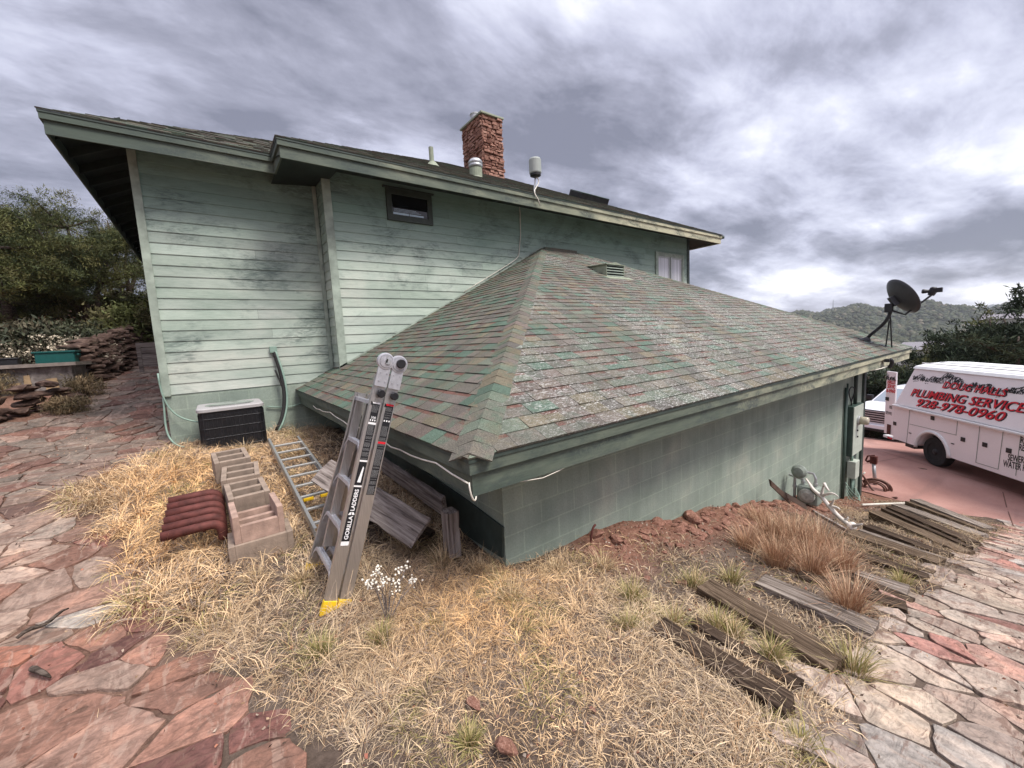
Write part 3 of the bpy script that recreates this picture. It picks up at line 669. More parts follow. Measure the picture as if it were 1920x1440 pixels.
while y<YBK-.5:
    mb=MB(); mb.prism([(XLE+.05,y,ZMT-.07),(XL-.03,y,ZMT-.07+PU*.73*.88),(XL-.03,y,ZMT-.07+PU*.73*.88-.12),(XLE+.05,y,ZMT-.19)],(0,.045,0)); mb.build('rafter_tail',M['soffit'],house); y+=.6
# dark red beam end under the far right eave, gutter and downpipe
mb=MB(); mb.tube([(X2E+.06,YME-.03,ZMT-.05),(X2E+.06,YBK,ZMT-.08)],.055,8); mb.build('gutter',M['trim_dark'],house,smooth=True)
mb=MB(); mb.tube([(X2E+.02,8.1,ZMB+.03),(X2E-.03,8.1,ZMB-.08),(XH+.12,7.75,ZMB-.42),(XH+.07,7.66,ZMB-.55),(XH+.07,7.66,1.6)],.042,8); mb.build('downpipe',M['trim_dark'],house,smooth=True)
# --- windows on the upper wall
def window(x0,x1,z0,z1,fw,mat,name='window'):
    yf=YW-.03; w=MB(); w.box((x0,yf-.025,z0),(x1,yf+.03,z0+fw)); w.box((x0,yf-.025,z1-fw),(x1,yf+.03,z1)); w.box((x0,yf-.024,z0+fw),(x0+fw,yf+.03,z1-fw)); w.box((x1-fw,yf-.024,z0+fw),(x1,yf+.03,z1-fw))
    wo=w.build(name,mat,house,bevel=.003); return wo,yf
wo,yf=window(2.885,3.80,4.145,4.72,.10,M['window_frame'])
mb=MB(); mb.box((2.985,yf-.002,4.245),(3.70,yf+.012,4.62)); mb.build('pane',M['glass'],wo)
mb=MB()
for i in range(2): mb.box((3.0+.32*i,yf-.006,4.262+.002*i),(3.31+.30*i,yf-.0025,4.300-.004*i))
for i in range(3): mb.box((3.02,yf-.005,4.318+.022*i),(3.56-.05*i,yf-.0025,4.324+.022*i))
bl=simple('pale_blue_blind_reflection',(.50,.66,.78),.4,var=.05,bump=0); mb.build('blind',bl,wo)  # bright reflected strip of the blinds, put into their colour
mb=MB(); mb.box((2.83,YW-.062,4.72),(3.85,YW-.02,4.75)); mb.build('head_trim',M['window_frame'],wo)
wo,yf=window(11.26,12.83,2.75,4.27,.11,M['trim'])
mb=MB()
for a,b in ((11.37,12.02),(12.06,12.72)): 
    mb.box((a,yf-.01,2.86),(a+.05,yf+.02,4.16)); mb.box((b-.05,yf-.01,2.86),(b,yf+.02,4.16)); mb.box((a+.05,yf-.01,4.11),(b-.05,yf+.02,4.16)); mb.box((a+.05,yf-.01,2.86),(b-.05,yf+.02,2.91))
mb.build('sash',M['winframe_light'],wo)
mb=MB(); g=G('curtained_pane',.15,spec=.6); wv=g.noise(9,2,.5,0,sc=(3,1,.02)); g.base(g.ramp(wv,[(.3,(.30,.30,.32)),(.6,(.58,.58,.62))]))
mb.box((11.42,yf+.003,2.91),(11.97,yf+.012,4.11)); mb.box((12.11,yf+.003,2.91),(12.67,yf+.012,4.11)); mb.build('pane',g.m,wo)
# --- chimney of stacked red stone, real stones
CX0,CX1,CY0,CY1,CZ0,CZ1=7.47,8.22,11.0,12.2,6.6,8.79
ch=MB(); ch.box((CX0+.05,CY0+.05,CZ0),(CX1-.05,CY1-.05,CZ1)); chim=ch.build('chimney',simple('dark_mortar',(.05,.03,.027),.9),house)
st=MB(); r_=random.Random(5)
def stone_course(face):
    z=CZ0
    while z<CZ1-.02:
        h=r_.uniform(.055,.12); h=min(h,CZ1-z)
        a0,a1=(CX0,CX1) if face in 'fb' else (CY0,CY1); u=a0
        while u<a1-.01:
            w=r_.uniform(.08,.30); tall=r_.random()<.06; w=.07 if tall else w
            u2=min(u+w,a1)
            if a1-u2<.06: u2=a1
            out=r_.uniform(-.005,.060); j=lambda:r_.uniform(-.012,.012); g_=.010; hh=h*(1 if not tall else 1)
            hx,hz=(u2-u)/2-g_,hh/2-g_
            if hx>.01:
                cu,cz=(u+u2)/2,z+hh/2; D=.05+out
                if face=='f': c=(cu,CY0+.05-D/2,cz); ax,ay=(hx,j(),0),(0,D/2,0)
                if face=='b': c=(cu,CY1-.05+D/2,cz); ax,ay=(hx,j(),0),(0,D/2,0)
                if face=='l': c=(CX0+.05-D/2,cu,cz); ax,ay=(j(),hx,0),(D/2,0,0)
                if face=='r': c=(CX1-.05+D/2,cu,cz); ax,ay=(j(),hx,0),(D/2,0,0)
                st.obox(c,ax,ay,(j(),j(),hz))
            u=u2
        z+=h
for f_ in 'flrb': stone_course(f_)
st.build('chimney_stones',M['chimrock'],chim,bevel=.008)
mb=MB(); mb.box((CX0-.06,CY0-.06,CZ1),(CX1+.06,CY1+.06,CZ1+.06)); mb.build('chimney_cap',M['pipe'],chim,bevel=.01)
mb=MB(); mb.lathe((CX0+.32,CY0+.85,CZ1+.05),(0,0,1),[(.16,0),(.16,.34),(.175,.35),(.175,.38),(.13,.38),(.13,.3)],20); mb.build('flue_pipe',M['galv'],chim,smooth=False)
# --- vents on the upper roof
def roofz(y): return ZMT+PU*(y-YME)
py=9.0; px=4.63
mb=MB(); mb.lathe((px,py,roofz(py)-.05),(0,0,1),[(.055,0),(.055,.46),(.045,.46),(.045,.4)],14); vp=mb.build('vent_pipe',M['pipe'],house,smooth=False)
mb=MB(); mb.lathe((px,py-.03,roofz(py)-.02),(0,-.2,1),[(.16,0),(.13,.03),(.07,.09),(.06,.10)],14); mb.build('pipe_boot',M['pipe'],vp)
px,py=5.55,8.55
mb=MB(); mb.lathe((px,py,roofz(py)-.08),(0,0,1),[(.17,0),(.15,.06),(.15,.26)],18); mv=mb.build('mushroom_vent',M['pipe'],house)
mb=MB(); mb.lathe((px,py,roofz(py)+.2),(0,0,1),[(.155,0),(.165,.02),(.165,.06),(.15,.075),(.17,.09),(.165,.14),(.12,.19),(.05,.215),(.01,.22)],18); mb.build('vent_hood',M['galv'],mv,smooth=True)
# skylight box on the upper slope near the right hip
e=np.array([0,1/secu,PU/secu]); nn=np.array([0,-PU/secu,1/secu]); c=np.array([10.75,9.72,roofz(9.72)])+nn*.09
mb=MB(); mb.obox(c,(.66,0,0),e*.3,nn*.10); sk=mb.build('skylight',M['black_metal'],house,bevel=.01)
mb=MB(); mb.obox(c+nn*.11+np.array([-.3,0,0]),(.34,0,0),e*.31,nn*.012); mb.obox(c+nn*.106+np.array([.34,0,0]),(.30,0,0),e*.31,nn*.010); mb.build('skylight_lid',M['panel_dark'],sk)
# attic vent on the garage roof
vx0,vx1,vy,vz=6.82,7.40,5.72,ZT+PG*(5.72-YE)
mb=MB(); t=.012; H=.27
yb=vy+H/PG
for x in (vx0,vx1-t): mb.prism([(x,vy,vz+.005),(x,vy,vz+H),(x,yb+.05,vz+H+.02)],(t,0,0))
mb.prism([(vx0-.03,vy-.02,vz+H),(vx1+.03,vy-.02,vz+H),(vx1+.03,yb+.1,vz+H+.035),(vx0-.03,yb+.1,vz+H+.035)],(0,0,.012))
mb.add([(vx0+.1,vy-.015,vz+H+.013),(vx1-.1,vy-.015,vz+H+.013),((vx0+vx1)/2,vy-.015,vz+H+.06),((vx0+vx1)/2,yb+.1,vz+H+.06),(vx0+.1,yb+.1,vz+H+.045),(vx1-.1,yb+.1,vz+H+.045)],[(0,1,2),(0,2,3,4),(1,5,3,2)])
mb.prism([(vx0-.09,vy-.14,vz-.045),(vx1+.14,vy-.14,vz-.045),(vx1+.14,vy+.02,vz+.03),(vx0-.09,vy+.02,vz+.03)],(0,0,.008))
av=mb.build('attic_vent',M['pipe'],house)
mb=MB()
for i in range(5): 
    z=vz+.03+i*.055; mb.prism([(vx0+t,vy-.005,z),(vx1-t,vy-.005,z),(vx1-t,vy+.045,z+.035),(vx0+t,vy+.045,z+.035)],(0,0,.007))
mb.build('louvre',M['trim'],av)
mb=MB(); mb.box((vx0+.013,vy+.06,vz+.01),(vx1-.013,vy+.07,vz+H-.01)); mb.build('screen',M['black'],av)

# ================================================================== THINGS AGAINST THE HOUSE
def V3(*a): return np.array(a,float)
# --- air conditioner
ax0,ax1,ay0,ay1=-.25,.55,7.10,7.85; az=float(gz(.1,7.3))-.02; ah=.64
ac=thing('air_conditioner','square black louvred outdoor air conditioner with a pale grey fan top beside the green footing','air conditioner',((ax0+ax1)/2,(ay0+ay1)/2,az))
def rrect(x0,x1,y0,y1,r,n=5):
    P=[]
    for cx,cy,a in ((x1-r,y1-r,0),(x0+r,y1-r,90),(x0+r,y0+r,180),(x1-r,y0+r,270)):
        for k in range(n+1): t=R(a+90*k/n); P.append((cx+r*math.cos(t),cy+r*math.sin(t)))
    return P
mb=MB(); mb.prism([(x,y,az) for x,y in rrect(ax0+.015,ax1-.015,ay0+.015,ay1-.015,.07)],(0,0,ah-.06)); mb.build('cabinet',M['black'],ac)
mb=MB()
n=0
for i in range(14):   # vertical guard wires
    x=ax0+.06+i*(ax1-ax0-.12)/13; mb.tube([(x,ay0+.004,az+.02),(x,ay0+.004,az+ah-.09)],.004,5)
    y=ay0+.06+i*(ay1-ay0-.12)/13; mb.tube([(ax1-.004,y,az+.02),(ax1-.004,y,az+ah-.09)],.004,5); mb.tube([(ax0+.004,y,az+.02),(ax0+.004,y,az+ah-.09)],.004,5)
for z in (.06,.2,.34,.48): 
    mb.tube([(x,y,az+z) for x,y in rrect(ax0+.006,ax1-.006,ay0+.006,ay1-.006,.07)+[rrect(ax0+.006,ax1-.006,ay0+.006,ay1-.006,.07)[0]]],.004,5)
for i in range(40):
    z=az+.03+i*.0132; mb.prism([(x,y,z) for x,y in rrect(ax0+.011,ax1-.011,ay0+.011,ay1-.011,.07)],(0,0,.004))
mb.build('guard_grille',M['black_metal'],ac)
def ring_top(P,cx,cy,rx,ry,z0,z1,n=48):
    pass
top=MB(); T=az+ah-.09
out=rrect(ax0-.01,ax1+.01,ay0-.01,ay1+.01,.09,11); n=len(out); cx,cy=(ax0+ax1)/2,(ay0+ay1)/2
inn=[]
for x,y in out:
    t=math.atan2(y-cy,x-cx); inn.append((cx+.315*math.cos(t),cy+.30*math.sin(t)))
V=[(x,y,T+.03) for x,y in out]+[(x,y,T+.072) for x,y in out]+[(cx+(x-cx)*.97,cy+(y-cy)*.97,T+.085) for x,y in out]+[(x,y,T+.085) for x,y in inn]+[(cx+(x-cx)*.97,cy+(y-cy)*.97,T+.03) for x,y in inn]
F=[]
for a in range(4): F+=[(a*n+i,a*n+(i+1)%n,(a+1)*n+(i+1)%n,(a+1)*n+i) for i in range(n)]
F.append(tuple(range(n))); top.add(V,F); top.build('top_cover',simple('pale_grey_cover',(.33,.32,.32),.5,var=.06,bump=.03),ac,bevel=.004)
mb=MB(); mb.lathe((cx,cy,T+.02),(0,0,1),[(.28,0),(.28,.01)],30); mb.build('fan_well',M['black'],ac)
mb=MB()
for k in range(44):
    t=2*math.pi*k/44; mb.tube([(cx+.07*math.cos(t),cy+.07*math.sin(t),T+.095),(cx+.2*math.cos(t+.1),cy+.19*math.sin(t+.1),T+.098),(cx+.31*math.cos(t+.15),cy+.295*math.sin(t+.15),T+.088)],.0028,4)
for r0 in (.07,.13,.19,.25): mb.tube([(cx+r0*math.cos(2*math.pi*k/30),cy+r0*.96*math.sin(2*math.pi*k/30),T+.096) for k in range(31)],.003,4)
mb.lathe((cx,cy,T+.09),(0,0,1),[(.07,0),(.06,.012)],16); mb.build('fan_guard',M['gmeter'],ac)
# refrigerant pipes up to the wall
wx,wz=on(512,655,1,YL-.03)[0],on(512,655,1,YL-.03)[2]
ln=thing('insulated_pipes','black insulated pipe bundle curving from wall outlet to the ground right of air conditioner','pipe',(wx,YL-.03,wz))
P0=V3(wx,YL-.03,wz); g1=hit(520,806)
def bez(ps,n=16):
    ps=[np.array(p,float) for p in ps]; o=[]
    for k in range(n+1):
        t=k/n; q=ps
        while len(q)>1: q=[q[i]*(1-t)+q[i+1]*t for i in range(len(q)-1)]
        o.append(q[0])
    return o
def px(u,v,y): return on(u,v,1,y)
mb=MB(); mb.tube(bez([P0,px(522,685,7.93),px(542,735,7.88),px(536,775,7.85),px(519,806,7.7)]),.030,8); mb.build('pipe',M['rubber'],ln,smooth=True)
mb=MB(); mb.tube(bez([P0+V3(.03,-.02,-.02),px(528,690,7.88),px(548,737,7.84),px(541,780,7.82),px(522,808,7.66)]),.017,8); mb.build('pipe',M['cable_green'],ln,smooth=True)
mb=MB(); mb.tube(bez([px(516,694,7.93),px(524,712,7.9),px(533,735,7.88)],8),.016,6); mb.build('pipe',M['rubber'],ln,smooth=True)
mb=MB(); mb.box((wx-.055,YL-.07,wz-.06),(wx+.055,YL-.027,wz+.05)); mb.build('wall_outlet',M['cable_green'],ln,bevel=.008)
# green conduits on the footing
a1=px(300,738,8.0); 
cb=thing('conduit','green painted conduit drooping from the house corner to the back of the air conditioner','cable',a1)
mb=MB(); mb.tube(bez([px(296,700,7.98),px(303,758,7.97),px(322,785,7.94),px(350,788,7.9),px(378,792,7.85)]),.012,8); mb.build('conduit_run',M['cable_green'],cb,smooth=True)
cb=thing('conduit','green painted conduit hanging down the house corner into the dry grass','cable',px(310,800,7.98))
mb=MB(); mb.tube(bez([px(306,745,7.99),px(311,790,7.98),px(306,815,7.95),px(322,836,7.9),px(345,838,7.6)]),.013,8); mb.build('conduit_run',M['cable_green'],cb,smooth=True)
cb=thing('conduit','green painted conduit running on the footing between air conditioner and garage eave','cable',px(530,763,8.0))
mb=MB(); mb.tube(bez([px(500,762,8.0),px(530,765,8.0),px(548,764,8.0),px(566,755,8.0)]),.010,8); mb.build('conduit_run',M['cable_green'],cb,smooth=True)
# cable on main wall
cb=thing('wall_cable','thin white cable running down the upper wall to the garage ridge','cable',(6.05,YW-.04,4.6))
mb=MB(); mb.tube([px(973,372,YW-.036),px(975,400,YW-.036),px(976,440,YW-.036),px(973,476,YW-.036)]+bez([px(972,480,YW-.04),px(967,490,YW-.04),px(950,497,YW-.04),px(915,520,YW-.045),px(870,547,YW-.045)],8),.009,6); mb.build('cable_run',M['cable'],cb,smooth=True)
# cable along the garage eave, with the loop at its corner
cb=thing('eave_cable','white cable stapled along the garage fascia and dangling in a loop at the near corner','cable',(XE-.02,YE,ZT-.1))
L=[]
for t in np.linspace(0,1,22): 
    y=6.6+(YE-.01-6.6)*t; L.append((XE-.018,y,ZT-.135-.018*math.sin(t*19)-.01*math.sin(t*47)))
L+=bez([(XE-.02,YE-.015,ZT-.13),(XE-.03,YE-.03,ZT-.18),(XE-.012,YE-.03,ZB-.02),(XE+.02,YE-.02,ZB-.03),(XE+.06,YE+.05,ZB+.005)],10)
L2=[(XE+.06,YE+.06,ZB+.01),(XE+.3,YE+.05,ZB+.004),(XE+.42,YE+.035,ZB-.006),(XE+.58,YE+.02,ZB-.020),(XE+.74,YE+.03,ZB-.010),(XE+.9,YE+.05,ZB+.006)]
mb=MB(); mb.tube(L,.0055,6); mb.tube(L2,.0032,5); mb.build('cable_run',M['cable'],cb,smooth=True)
# --- cylindrical antenna on the main eave
ab=V3(6.12,7.10,roofz(7.10)+.01)
an=thing('cylinder_antenna','grey cylindrical antenna on a bent mast above the upper roof edge','antenna',ab)
dd=9.2
def at_y(u,v,y): return on(u,v,1,y)
c0=at_y(1004,328,7.1); c1=at_y(1004,300,7.1); ctop=V3(c0[0],7.1,c1[2])
mb=MB(); mb.lathe((c0[0],7.1,c0[2]+.02),(0,0,1),[(.125,0),(.135,.02),(.135,ctop[2]-c0[2]-.03),(.12,ctop[2]-c0[2]),(.02,ctop[2]-c0[2]+.01)],24); mb.build('antenna_housing',simple('matte_grey_plastic',(.30,.33,.31),.6,var=.05),an,smooth=False)
mb=MB(); mb.lathe((c0[0],7.1,c0[2]-.02),(0,0,1),[(.05,-.03),(.12,0),(.12,.04)],20); mb.build('base_flange',M['black_metal'],an)
mb=MB(); mb.tube(bez([ab,ab+V3(.0,0,.12),at_y(1003,345,7.1),at_y(1004,333,7.1)],8),.022,8); mb.build('mast',M['galv'],an,smooth=True)
mb=MB(); mb.obox(ab,(.1,0,0),(0,.12/secu,.12*PU/secu),(0,-.004,.008)); mb.build('foot_plate',M['galv'],an)
mb=MB(); mb.tube(bez([at_y(1006,332,7.08),at_y(1014,340,7.08),at_y(1009,345,7.08),at_y(1002,357,6.95)],10)+[at_y(1003,364,6.79),at_y(1009,374,6.785),at_y(1013,386,6.79)],.012,6); mb.build('cable_run',M['cable'],an,smooth=True)
# --- satellite dish on the garage roof
def gr(x,y): return V3(x,y,ZT+PG*(y-YE)+.03)
db=gr(11.5,2.5)
ds=thing('satellite_dish','dark grey satellite dish with long feed arm on far corner of garage roof','satellite dish',db)
pxp=lambda u,v,x: on(u,v,0,x)
j=pxp(1668,590,11.45); 
mb=MB(); mb.tube([db+V3(0,0,.02)]+bez([pxp(1632,628,11.5),pxp(1655,610,11.46),pxp(1664,603,11.45),j,pxp(1671,580,11.45)],10),.032,10); mb.build('mast',M['black_metal'],ds,smooth=True)
e2=V3(0,1/sec,PG/sec); n2=V3(0,-PG/sec,1/sec)
mb=MB(); mb.obox(db,(.14,0,0),e2*.12,n2*.008); mb.lathe(db,n2,[(.09,0),(.06,.05),(.035,.08)],12); mb.build('foot_plate',M['black_metal'],ds)
mb=MB(); mb.tube([j+V3(0,0,-.12),gr(11.75,2.22)],.013,6); mb.build('strut',M['black_metal'],ds)
mb=MB(); mb.tube([j+V3(0,-.01,0),gr(11.95,2.16)],.013,6); mb.build('strut',M['black_metal'],ds)
mb=MB(); mb.obox(gr(11.75,2.26),(.12,0,0),e2*.07,n2*.006); mb.build('strut_foot',M['black_metal'],ds)
dc=pxp(1680,562,11.5); lnb=pxp(1755,547,11.75); nd=V3(.50,-.62,.45); nd/=np.linalg.norm(nd)
mb=MB(); pr=[(r,.9*r*r) for r in np.linspace(.015,.40,9)]; pr2=[(r+.004,.9*r*r-.012) for r in np.linspace(.40,.015,9)]
mb.lathe(dc,nd,pr+pr2,36); mb.build('reflector',simple('dark_grey_reflector',(.045,.045,.05),.45,.1,var=.15,bump=.05),ds,smooth=True)
mb=MB(); mb.obox(dc-nd*.05,(.06,.03,0),(0,.05,.09),nd*.05); mb.obox(dc-nd*.08+V3(0,.04,-.12),(.07,0,0),(0,.06,0),(0,0,.09)); mb.build('mount_bracket',M['black_metal'],ds,bevel=.006)
ed=pxp(1697,590,11.55)
mb=MB(); mb.tube([dc-nd*.05+V3(0,0,-.2),ed,lnb],.019,8); mb.build('feed_arm',M['black_metal'],ds)
mb=MB(); mb.lathe(lnb+V3(0,.05,.0),(0,-.3,1),[(.05,-.07),(.065,0),(.06,.08),(.03,.1)],12); mb.lathe(lnb+V3(-.02,.10,.02),(-.4,1,.1),[(.03,0),(.045,.08),(.04,.1)],12); mb.obox(lnb+V3(0,-.02,.03),(.05,0,0),(0,.07,0),(0,0,.045)); mb.build('feed_horn',M['black_metal'],ds,bevel=.005)
# --- electrical panel, meter and conduits on the block wall by the far corner
X0,X1=10.73,11.43; z0p=-1.55; 
pa,pb=pxp(1583,762,X0)[2],pxp(1583,855,X0)[2]
ep=thing('electric_panel','tall pale green electrical panel with round glass meter by the far garage corner','electrical panel',(X0,YC-.1,pb))
mb=MB(); mb.box((X0,YC-.14,pb),(X1,YC-.006,pa)); mb.build('panel_box',M['panel_dark'],ep,bevel=.008)  # shaded side of the panel, painted as a darker green
mb=MB(); mb.box((X0+.01,YC-.155,pb+.02),(X1-.01,YC-.142,pa-.01)); pc=mb.build('panel_cover',M['panel_light'],ep,bevel=.004)  # lit front of the panel, painted as a paler green
zm=pb+(pa-pb)*.70
mb=MB(); mb.lathe((X0+.3,YC-.155,zm),(0,-1,0),[(.10,0),(.10,.03),(.088,.04)],24); mb.build('meter_ring',M['galv'],ep)
mb=MB(); mb.lathe((X0+.3,YC-.19,zm),(0,-1,0),[(.085,0),(.085,.12),(.07,.145),(.02,.15)],24); mb.build('meter_glass',simple('frosted_meter_glass',(.42,.38,.30),.15,var=.15,bump=0),ep,smooth=True)
mb=MB()
for k in (0,1): mb.lathe((X0+.27+.02*k,YC-.155,zm-.22-.14*k),(0,-1,0),[(.022,0),(.015,.02)],10)
mb.build('latch',M['black'],ep)
sb=thing('junction_box','small pale grey junction box on conduits below the electrical panel','junction box',(X0+.15,YC-.1,pb-.45))
mb=MB(); mb.box((X0+.08,YC-.20,pb-.50),(X0+.36,YC-.05,pb-.12)); mb.build('box_body',M['panel_light'],sb,bevel=.01)
for x,y,r,zt_,zb_ in ((X0+.15,YC-.11,.028,pb-.12,pb+.01),(X0+.2,YC-.12,.024,pb-.95,pb-.5),(X0+.3,YC-.12,.02,pb-.95,pb-.5)):
    mb=MB(); mb.tube([(x,y,zb_),(x,y,zt_)],r,8); mb.build('conduit_run',M['cable_green'],sb,smooth=True)
pp=thing('conduit','thick green conduits running down block wall left of electrical panel','cable',(X0-.12,YC-.05,-1))
for dx_,r,zl in ((-.12,.03,pa+.42),(-.05,.018,pa+.5)):
    mb=MB(); mb.tube([(X0+dx_,YC-.04,zl),(X0+dx_,YC-.04,float(gz(X0,YC))-.05)],r,8); mb.build('conduit_run',M['panel_dark'],pp,smooth=True)
mb=MB(); mb.tube([(X0+.45,YC-.06,pa),(X0+.45,YC-.06,ZB)],.035,8); mb.tube([(X0+.5,YC-.06,pb),(X0+.5,YC-.06,-2.4)],.05,8); mb.build('conduit_run',M['trim_dark'],pp,smooth=True)
pp=thing('looped_wire','loop of dark wire on the block wall just above the electrical panel','cable',(X0+.2,YC-.05,pa+.2))
mb=MB(); mb.tube([(X0+.22+.13*math.cos(t)*(1+.1*math.sin(3*t)),YC-.05-.02*math.sin(2*t),pa+.2+.2*math.sin(t)) for t in np.linspace(0,11.5,40)],.012,6); mb.build('wire',M['black'],pp,smooth=True)
pp=thing('loose_wire','tangled grey wires sagging below the junction box at the wall foot','cable',(X0,YC-.15,pb-.9))
mb=MB()
for k in range(5): mb.tube(bez([(X0-.1+.04*k,YC-.08,pb-.55-.1*k),(X0-.12,YC-.3,pb-.9-.1*k),(X0+.2+.05*k,YC-.35,pb-1.0),(X0+.3,YC-.15,pb-.75-.05*k)],10),.009,5)
mb.build('wire',M['cable_green'],pp,smooth=True)
# flood light bracket under the eave
fb=pxp(1587,702,10.6)
pp=thing('flood_lamp','small dark broken lamp bracket on the eave fascia above the electrical panel','lamp',(10.75,YE-.03,ZT-.05))
mb=MB(); mb.obox((10.75,YE-.05,ZT-.11),(.09,0,0),(0,.04,0),(0,0,.03)); mb.build('bracket',M['black_metal'],pp)
mb=MB(); mb.tube(bez([(10.75,YE-.08,ZT-.08),(10.78,YE-.13,ZT-.13),(10.8,YE-.11,ZT-.2),(10.78,YE-.06,ZT-.26)],8),.035,8); mb.build('lamp_holder',M['black_metal'],pp,smooth=True)
mb=MB(); mb.tube(bez([(10.77,YE-.05,ZB+.02),(10.3,YE+.02,ZB-.05),(9.9,YE+.12,ZB+.0),(9.4,YE+.2,ZB+.015)],10),.010,5); mb.build('cable_run',M['cable'],pp,smooth=True)

# --- gas meter
gx0=7.62; gzb=float(ztop(gx0,2.4))-.03
gm=thing('gas_meter','old grey green gas meter with regulator and bent pipe at foot of block wall','gas meter',(gx0,2.4,gzb))
mb=MB(); mb.box((gx0-.11,2.14,gzb+.06),(gx0+.11,2.44,gzb+.36)); mb.build('meter_body',M['gmeter'],gm,bevel=.035)
mb=MB(); mb.lathe((gx0-.112,2.29,gzb+.22),(-1,0,0),[(.115,0),(.11,.03),(.06,.045)],20); mb.build('dial',simple('faded_meter_face',(.34,.34,.31),.5,var=.3,scale=20),gm)
mb=MB(); mb.lathe((gx0-.05,2.42,gzb+.58),(-1,0,.1),[(.03,-.06),(.105,-.02),(.11,.0),(.11,.035),(.07,.07),(.03,.075)],18); mb.build('regulator',M['gmeter'],gm)
mb=MB(); mb.tube([(gx0,2.50,gzb-.1),(gx0,2.50,gzb+.50),(gx0,2.47,gzb+.57),(gx0-.03,2.42,gzb+.58)],.022,8); mb.tube([(gx0,2.36,gzb+.58),(gx0,2.24,gzb+.57),(gx0,2.21,gzb+.50),(gx0,2.21,gzb+.34)],.020,8); mb.tube([(gx0,2.38,gzb+.34),(gx0,2.38,gzb+.44),(gx0+.05,2.6,gzb+.46)],.020,8)
for zz,yy in ((.40,2.21),(.40,2.38),(.30,2.50)): mb.lathe((gx0,yy,gzb+zz),(0,0,1),[(.032,-.02),(.034,.0),(.032,.02)],6)
mb.build('gas_pipe',M['galv'],gm)

# --- elk antler
def gp_(u,v,dz=0): 
    p=hit(u,v); return p+V3(0,0,dz)
A=[gp_(1597,988,.04),gp_(1578,972,.08),gp_(1560,952,.14)]
X_=lambda u,v,x: on(u,v,0,x)
an=thing('elk_antler','large bleached elk antler with curved tines lying by the gas meter','antler',A[0])
p0,p1,p2,p3,p4,p5=X_(1596,986,7.0),X_(1575,975,7.2),X_(1555,950,7.35),X_(1540,931,7.45),X_(1525,918,7.5),X_(1511,897,7.55)
mb=MB(); mb.tube(bez([p0,p1,p2,p3],10)+[p4,p5],[.030]*4+[.030]*7+[.026,.012],8)
for a,b,c in ((p0,X_(1610,985,6.90),X_(1618,982,6.90)),(X_(1580,976,7.15),X_(1590,975,7.10),X_(1590,969,7.10)),(p2,X_(1560,945,7.30),X_(1564,935,7.25)),(p2,X_(1572,950,7.25),X_(1575,956,7.20)),
   (p3,X_(1543,915,7.45),X_(1545,906,7.45)),(X_(1545,906,7.45),X_(1550,917,7.40),X_(1556,921,7.40)),(p3,X_(1562,918,7.40),X_(1573,933,7.35))):
    mb.tube(bez([a,b,c],6),[.024,.022,.02,.018,.014,.010,.004],7)
mb.build('antler_beam',M['antler'],an,smooth=True)
mb=MB(); mb.lathe(p0,(p0-p1),[(.06,0),(.065,.02),(.04,.05)],10); mb.build('burr',M['antler'],an)
# --- scrap angle irons and plates leaning on the gas meter
def slab(name,label,cat,pts,th,mat,group=None,wid=(0,0,.06)):
    t=thing(name,label,cat,pts[0],group=group); mb=MB()
    for a,b in zip(pts[:-1],pts[1:]):
        a=np.array(a,float);b=np.array(b,float); mb.prism([a,b,b+V3(*wid),a+V3(*wid)],th)
    mb.build(name+'_bar',mat,t); return t
slab('angle_iron','rusty angle iron leaning up to the left of the gas meter','scrap metal',[X_(1482,945,6.7),X_(1447,912,6.55)],(.012,.03,0),M['rust2'],wid=(0,.02,.10))
slab('metal_rail','long grey steel rail lying across the red grass in front of gas meter','scrap metal',[X_(1516,958,6.6),X_(1470,930,6.7)],(.03,.05,0),M['galv'],wid=(0,.04,.09))
slab('wood_board','narrow weathered board lying on soil below the antler','board',[X_(1590,1000,6.3),X_(1528,965,6.6)],(.08,.05,0),M['plank'],wid=(0,0,.04))
t=thing('scrap_rod','bent rusty rod sticking out of the soil in front of the block wall','scrap metal',hit(1110,1035))
h0=hit(1110,1040); mb=MB(); mb.tube(bez([h0,h0+V3(-.02,0,.15),h0+V3(0,0,.26),h0+V3(.06,0,.27)],8),.011,6); mb.build('rod',M['rust'],t,smooth=True)
t=thing('fallen_pipe','thin white pipe lying along the top of the slope near electrical panel','pipe',(9.7,2.05,-1.7))
mb=MB(); mb.tube([(9.9,2.1,float(ztop(9.9,2.1))+.05),(11.9,1.75,float(ztop(11.9,1.75))+.05)],.022,8); mb.build('pipe',M['cable'],t,smooth=True)
# --- yard hydrant, hose reel and leaning boards past the corner
hb=on(1640,905,2,-2.39); hb=V3(13.3,2.35,-2.4)
sc_=lambda u,v,x: on(u,v,0,x)
hy=thing('yard_hydrant','rusty yard hydrant standing on the driveway edge beyond house corner','hydrant',sc_(1641,908,13.3))
q0,q1=sc_(1641,910,13.3),sc_(1638,868,13.3)
mb=MB(); mb.tube([q0,q1],.04,10); mb.build('standpipe',M['galv'],hy,smooth=True)
mb=MB(); mb.obox(q1+V3(0,0,.08),(.05,0,0),(0,.07,0),(0,0,.1)); mb.tube([q1+V3(0,-.02,.2),q1+V3(0,.12,.16),q1+V3(0,.16,.02)],.022,6); mb.tube([q1+V3(0,.05,.05),q1+V3(0,.14,.0)],.03,7); mb.build('pump_head',M['rust'],hy,bevel=.01)
c_=sc_(1642,918,12.9)
hs=thing('hose_coil','coiled brown garden hose on the ground beside the yard hydrant','hose',c_)
mb=MB()
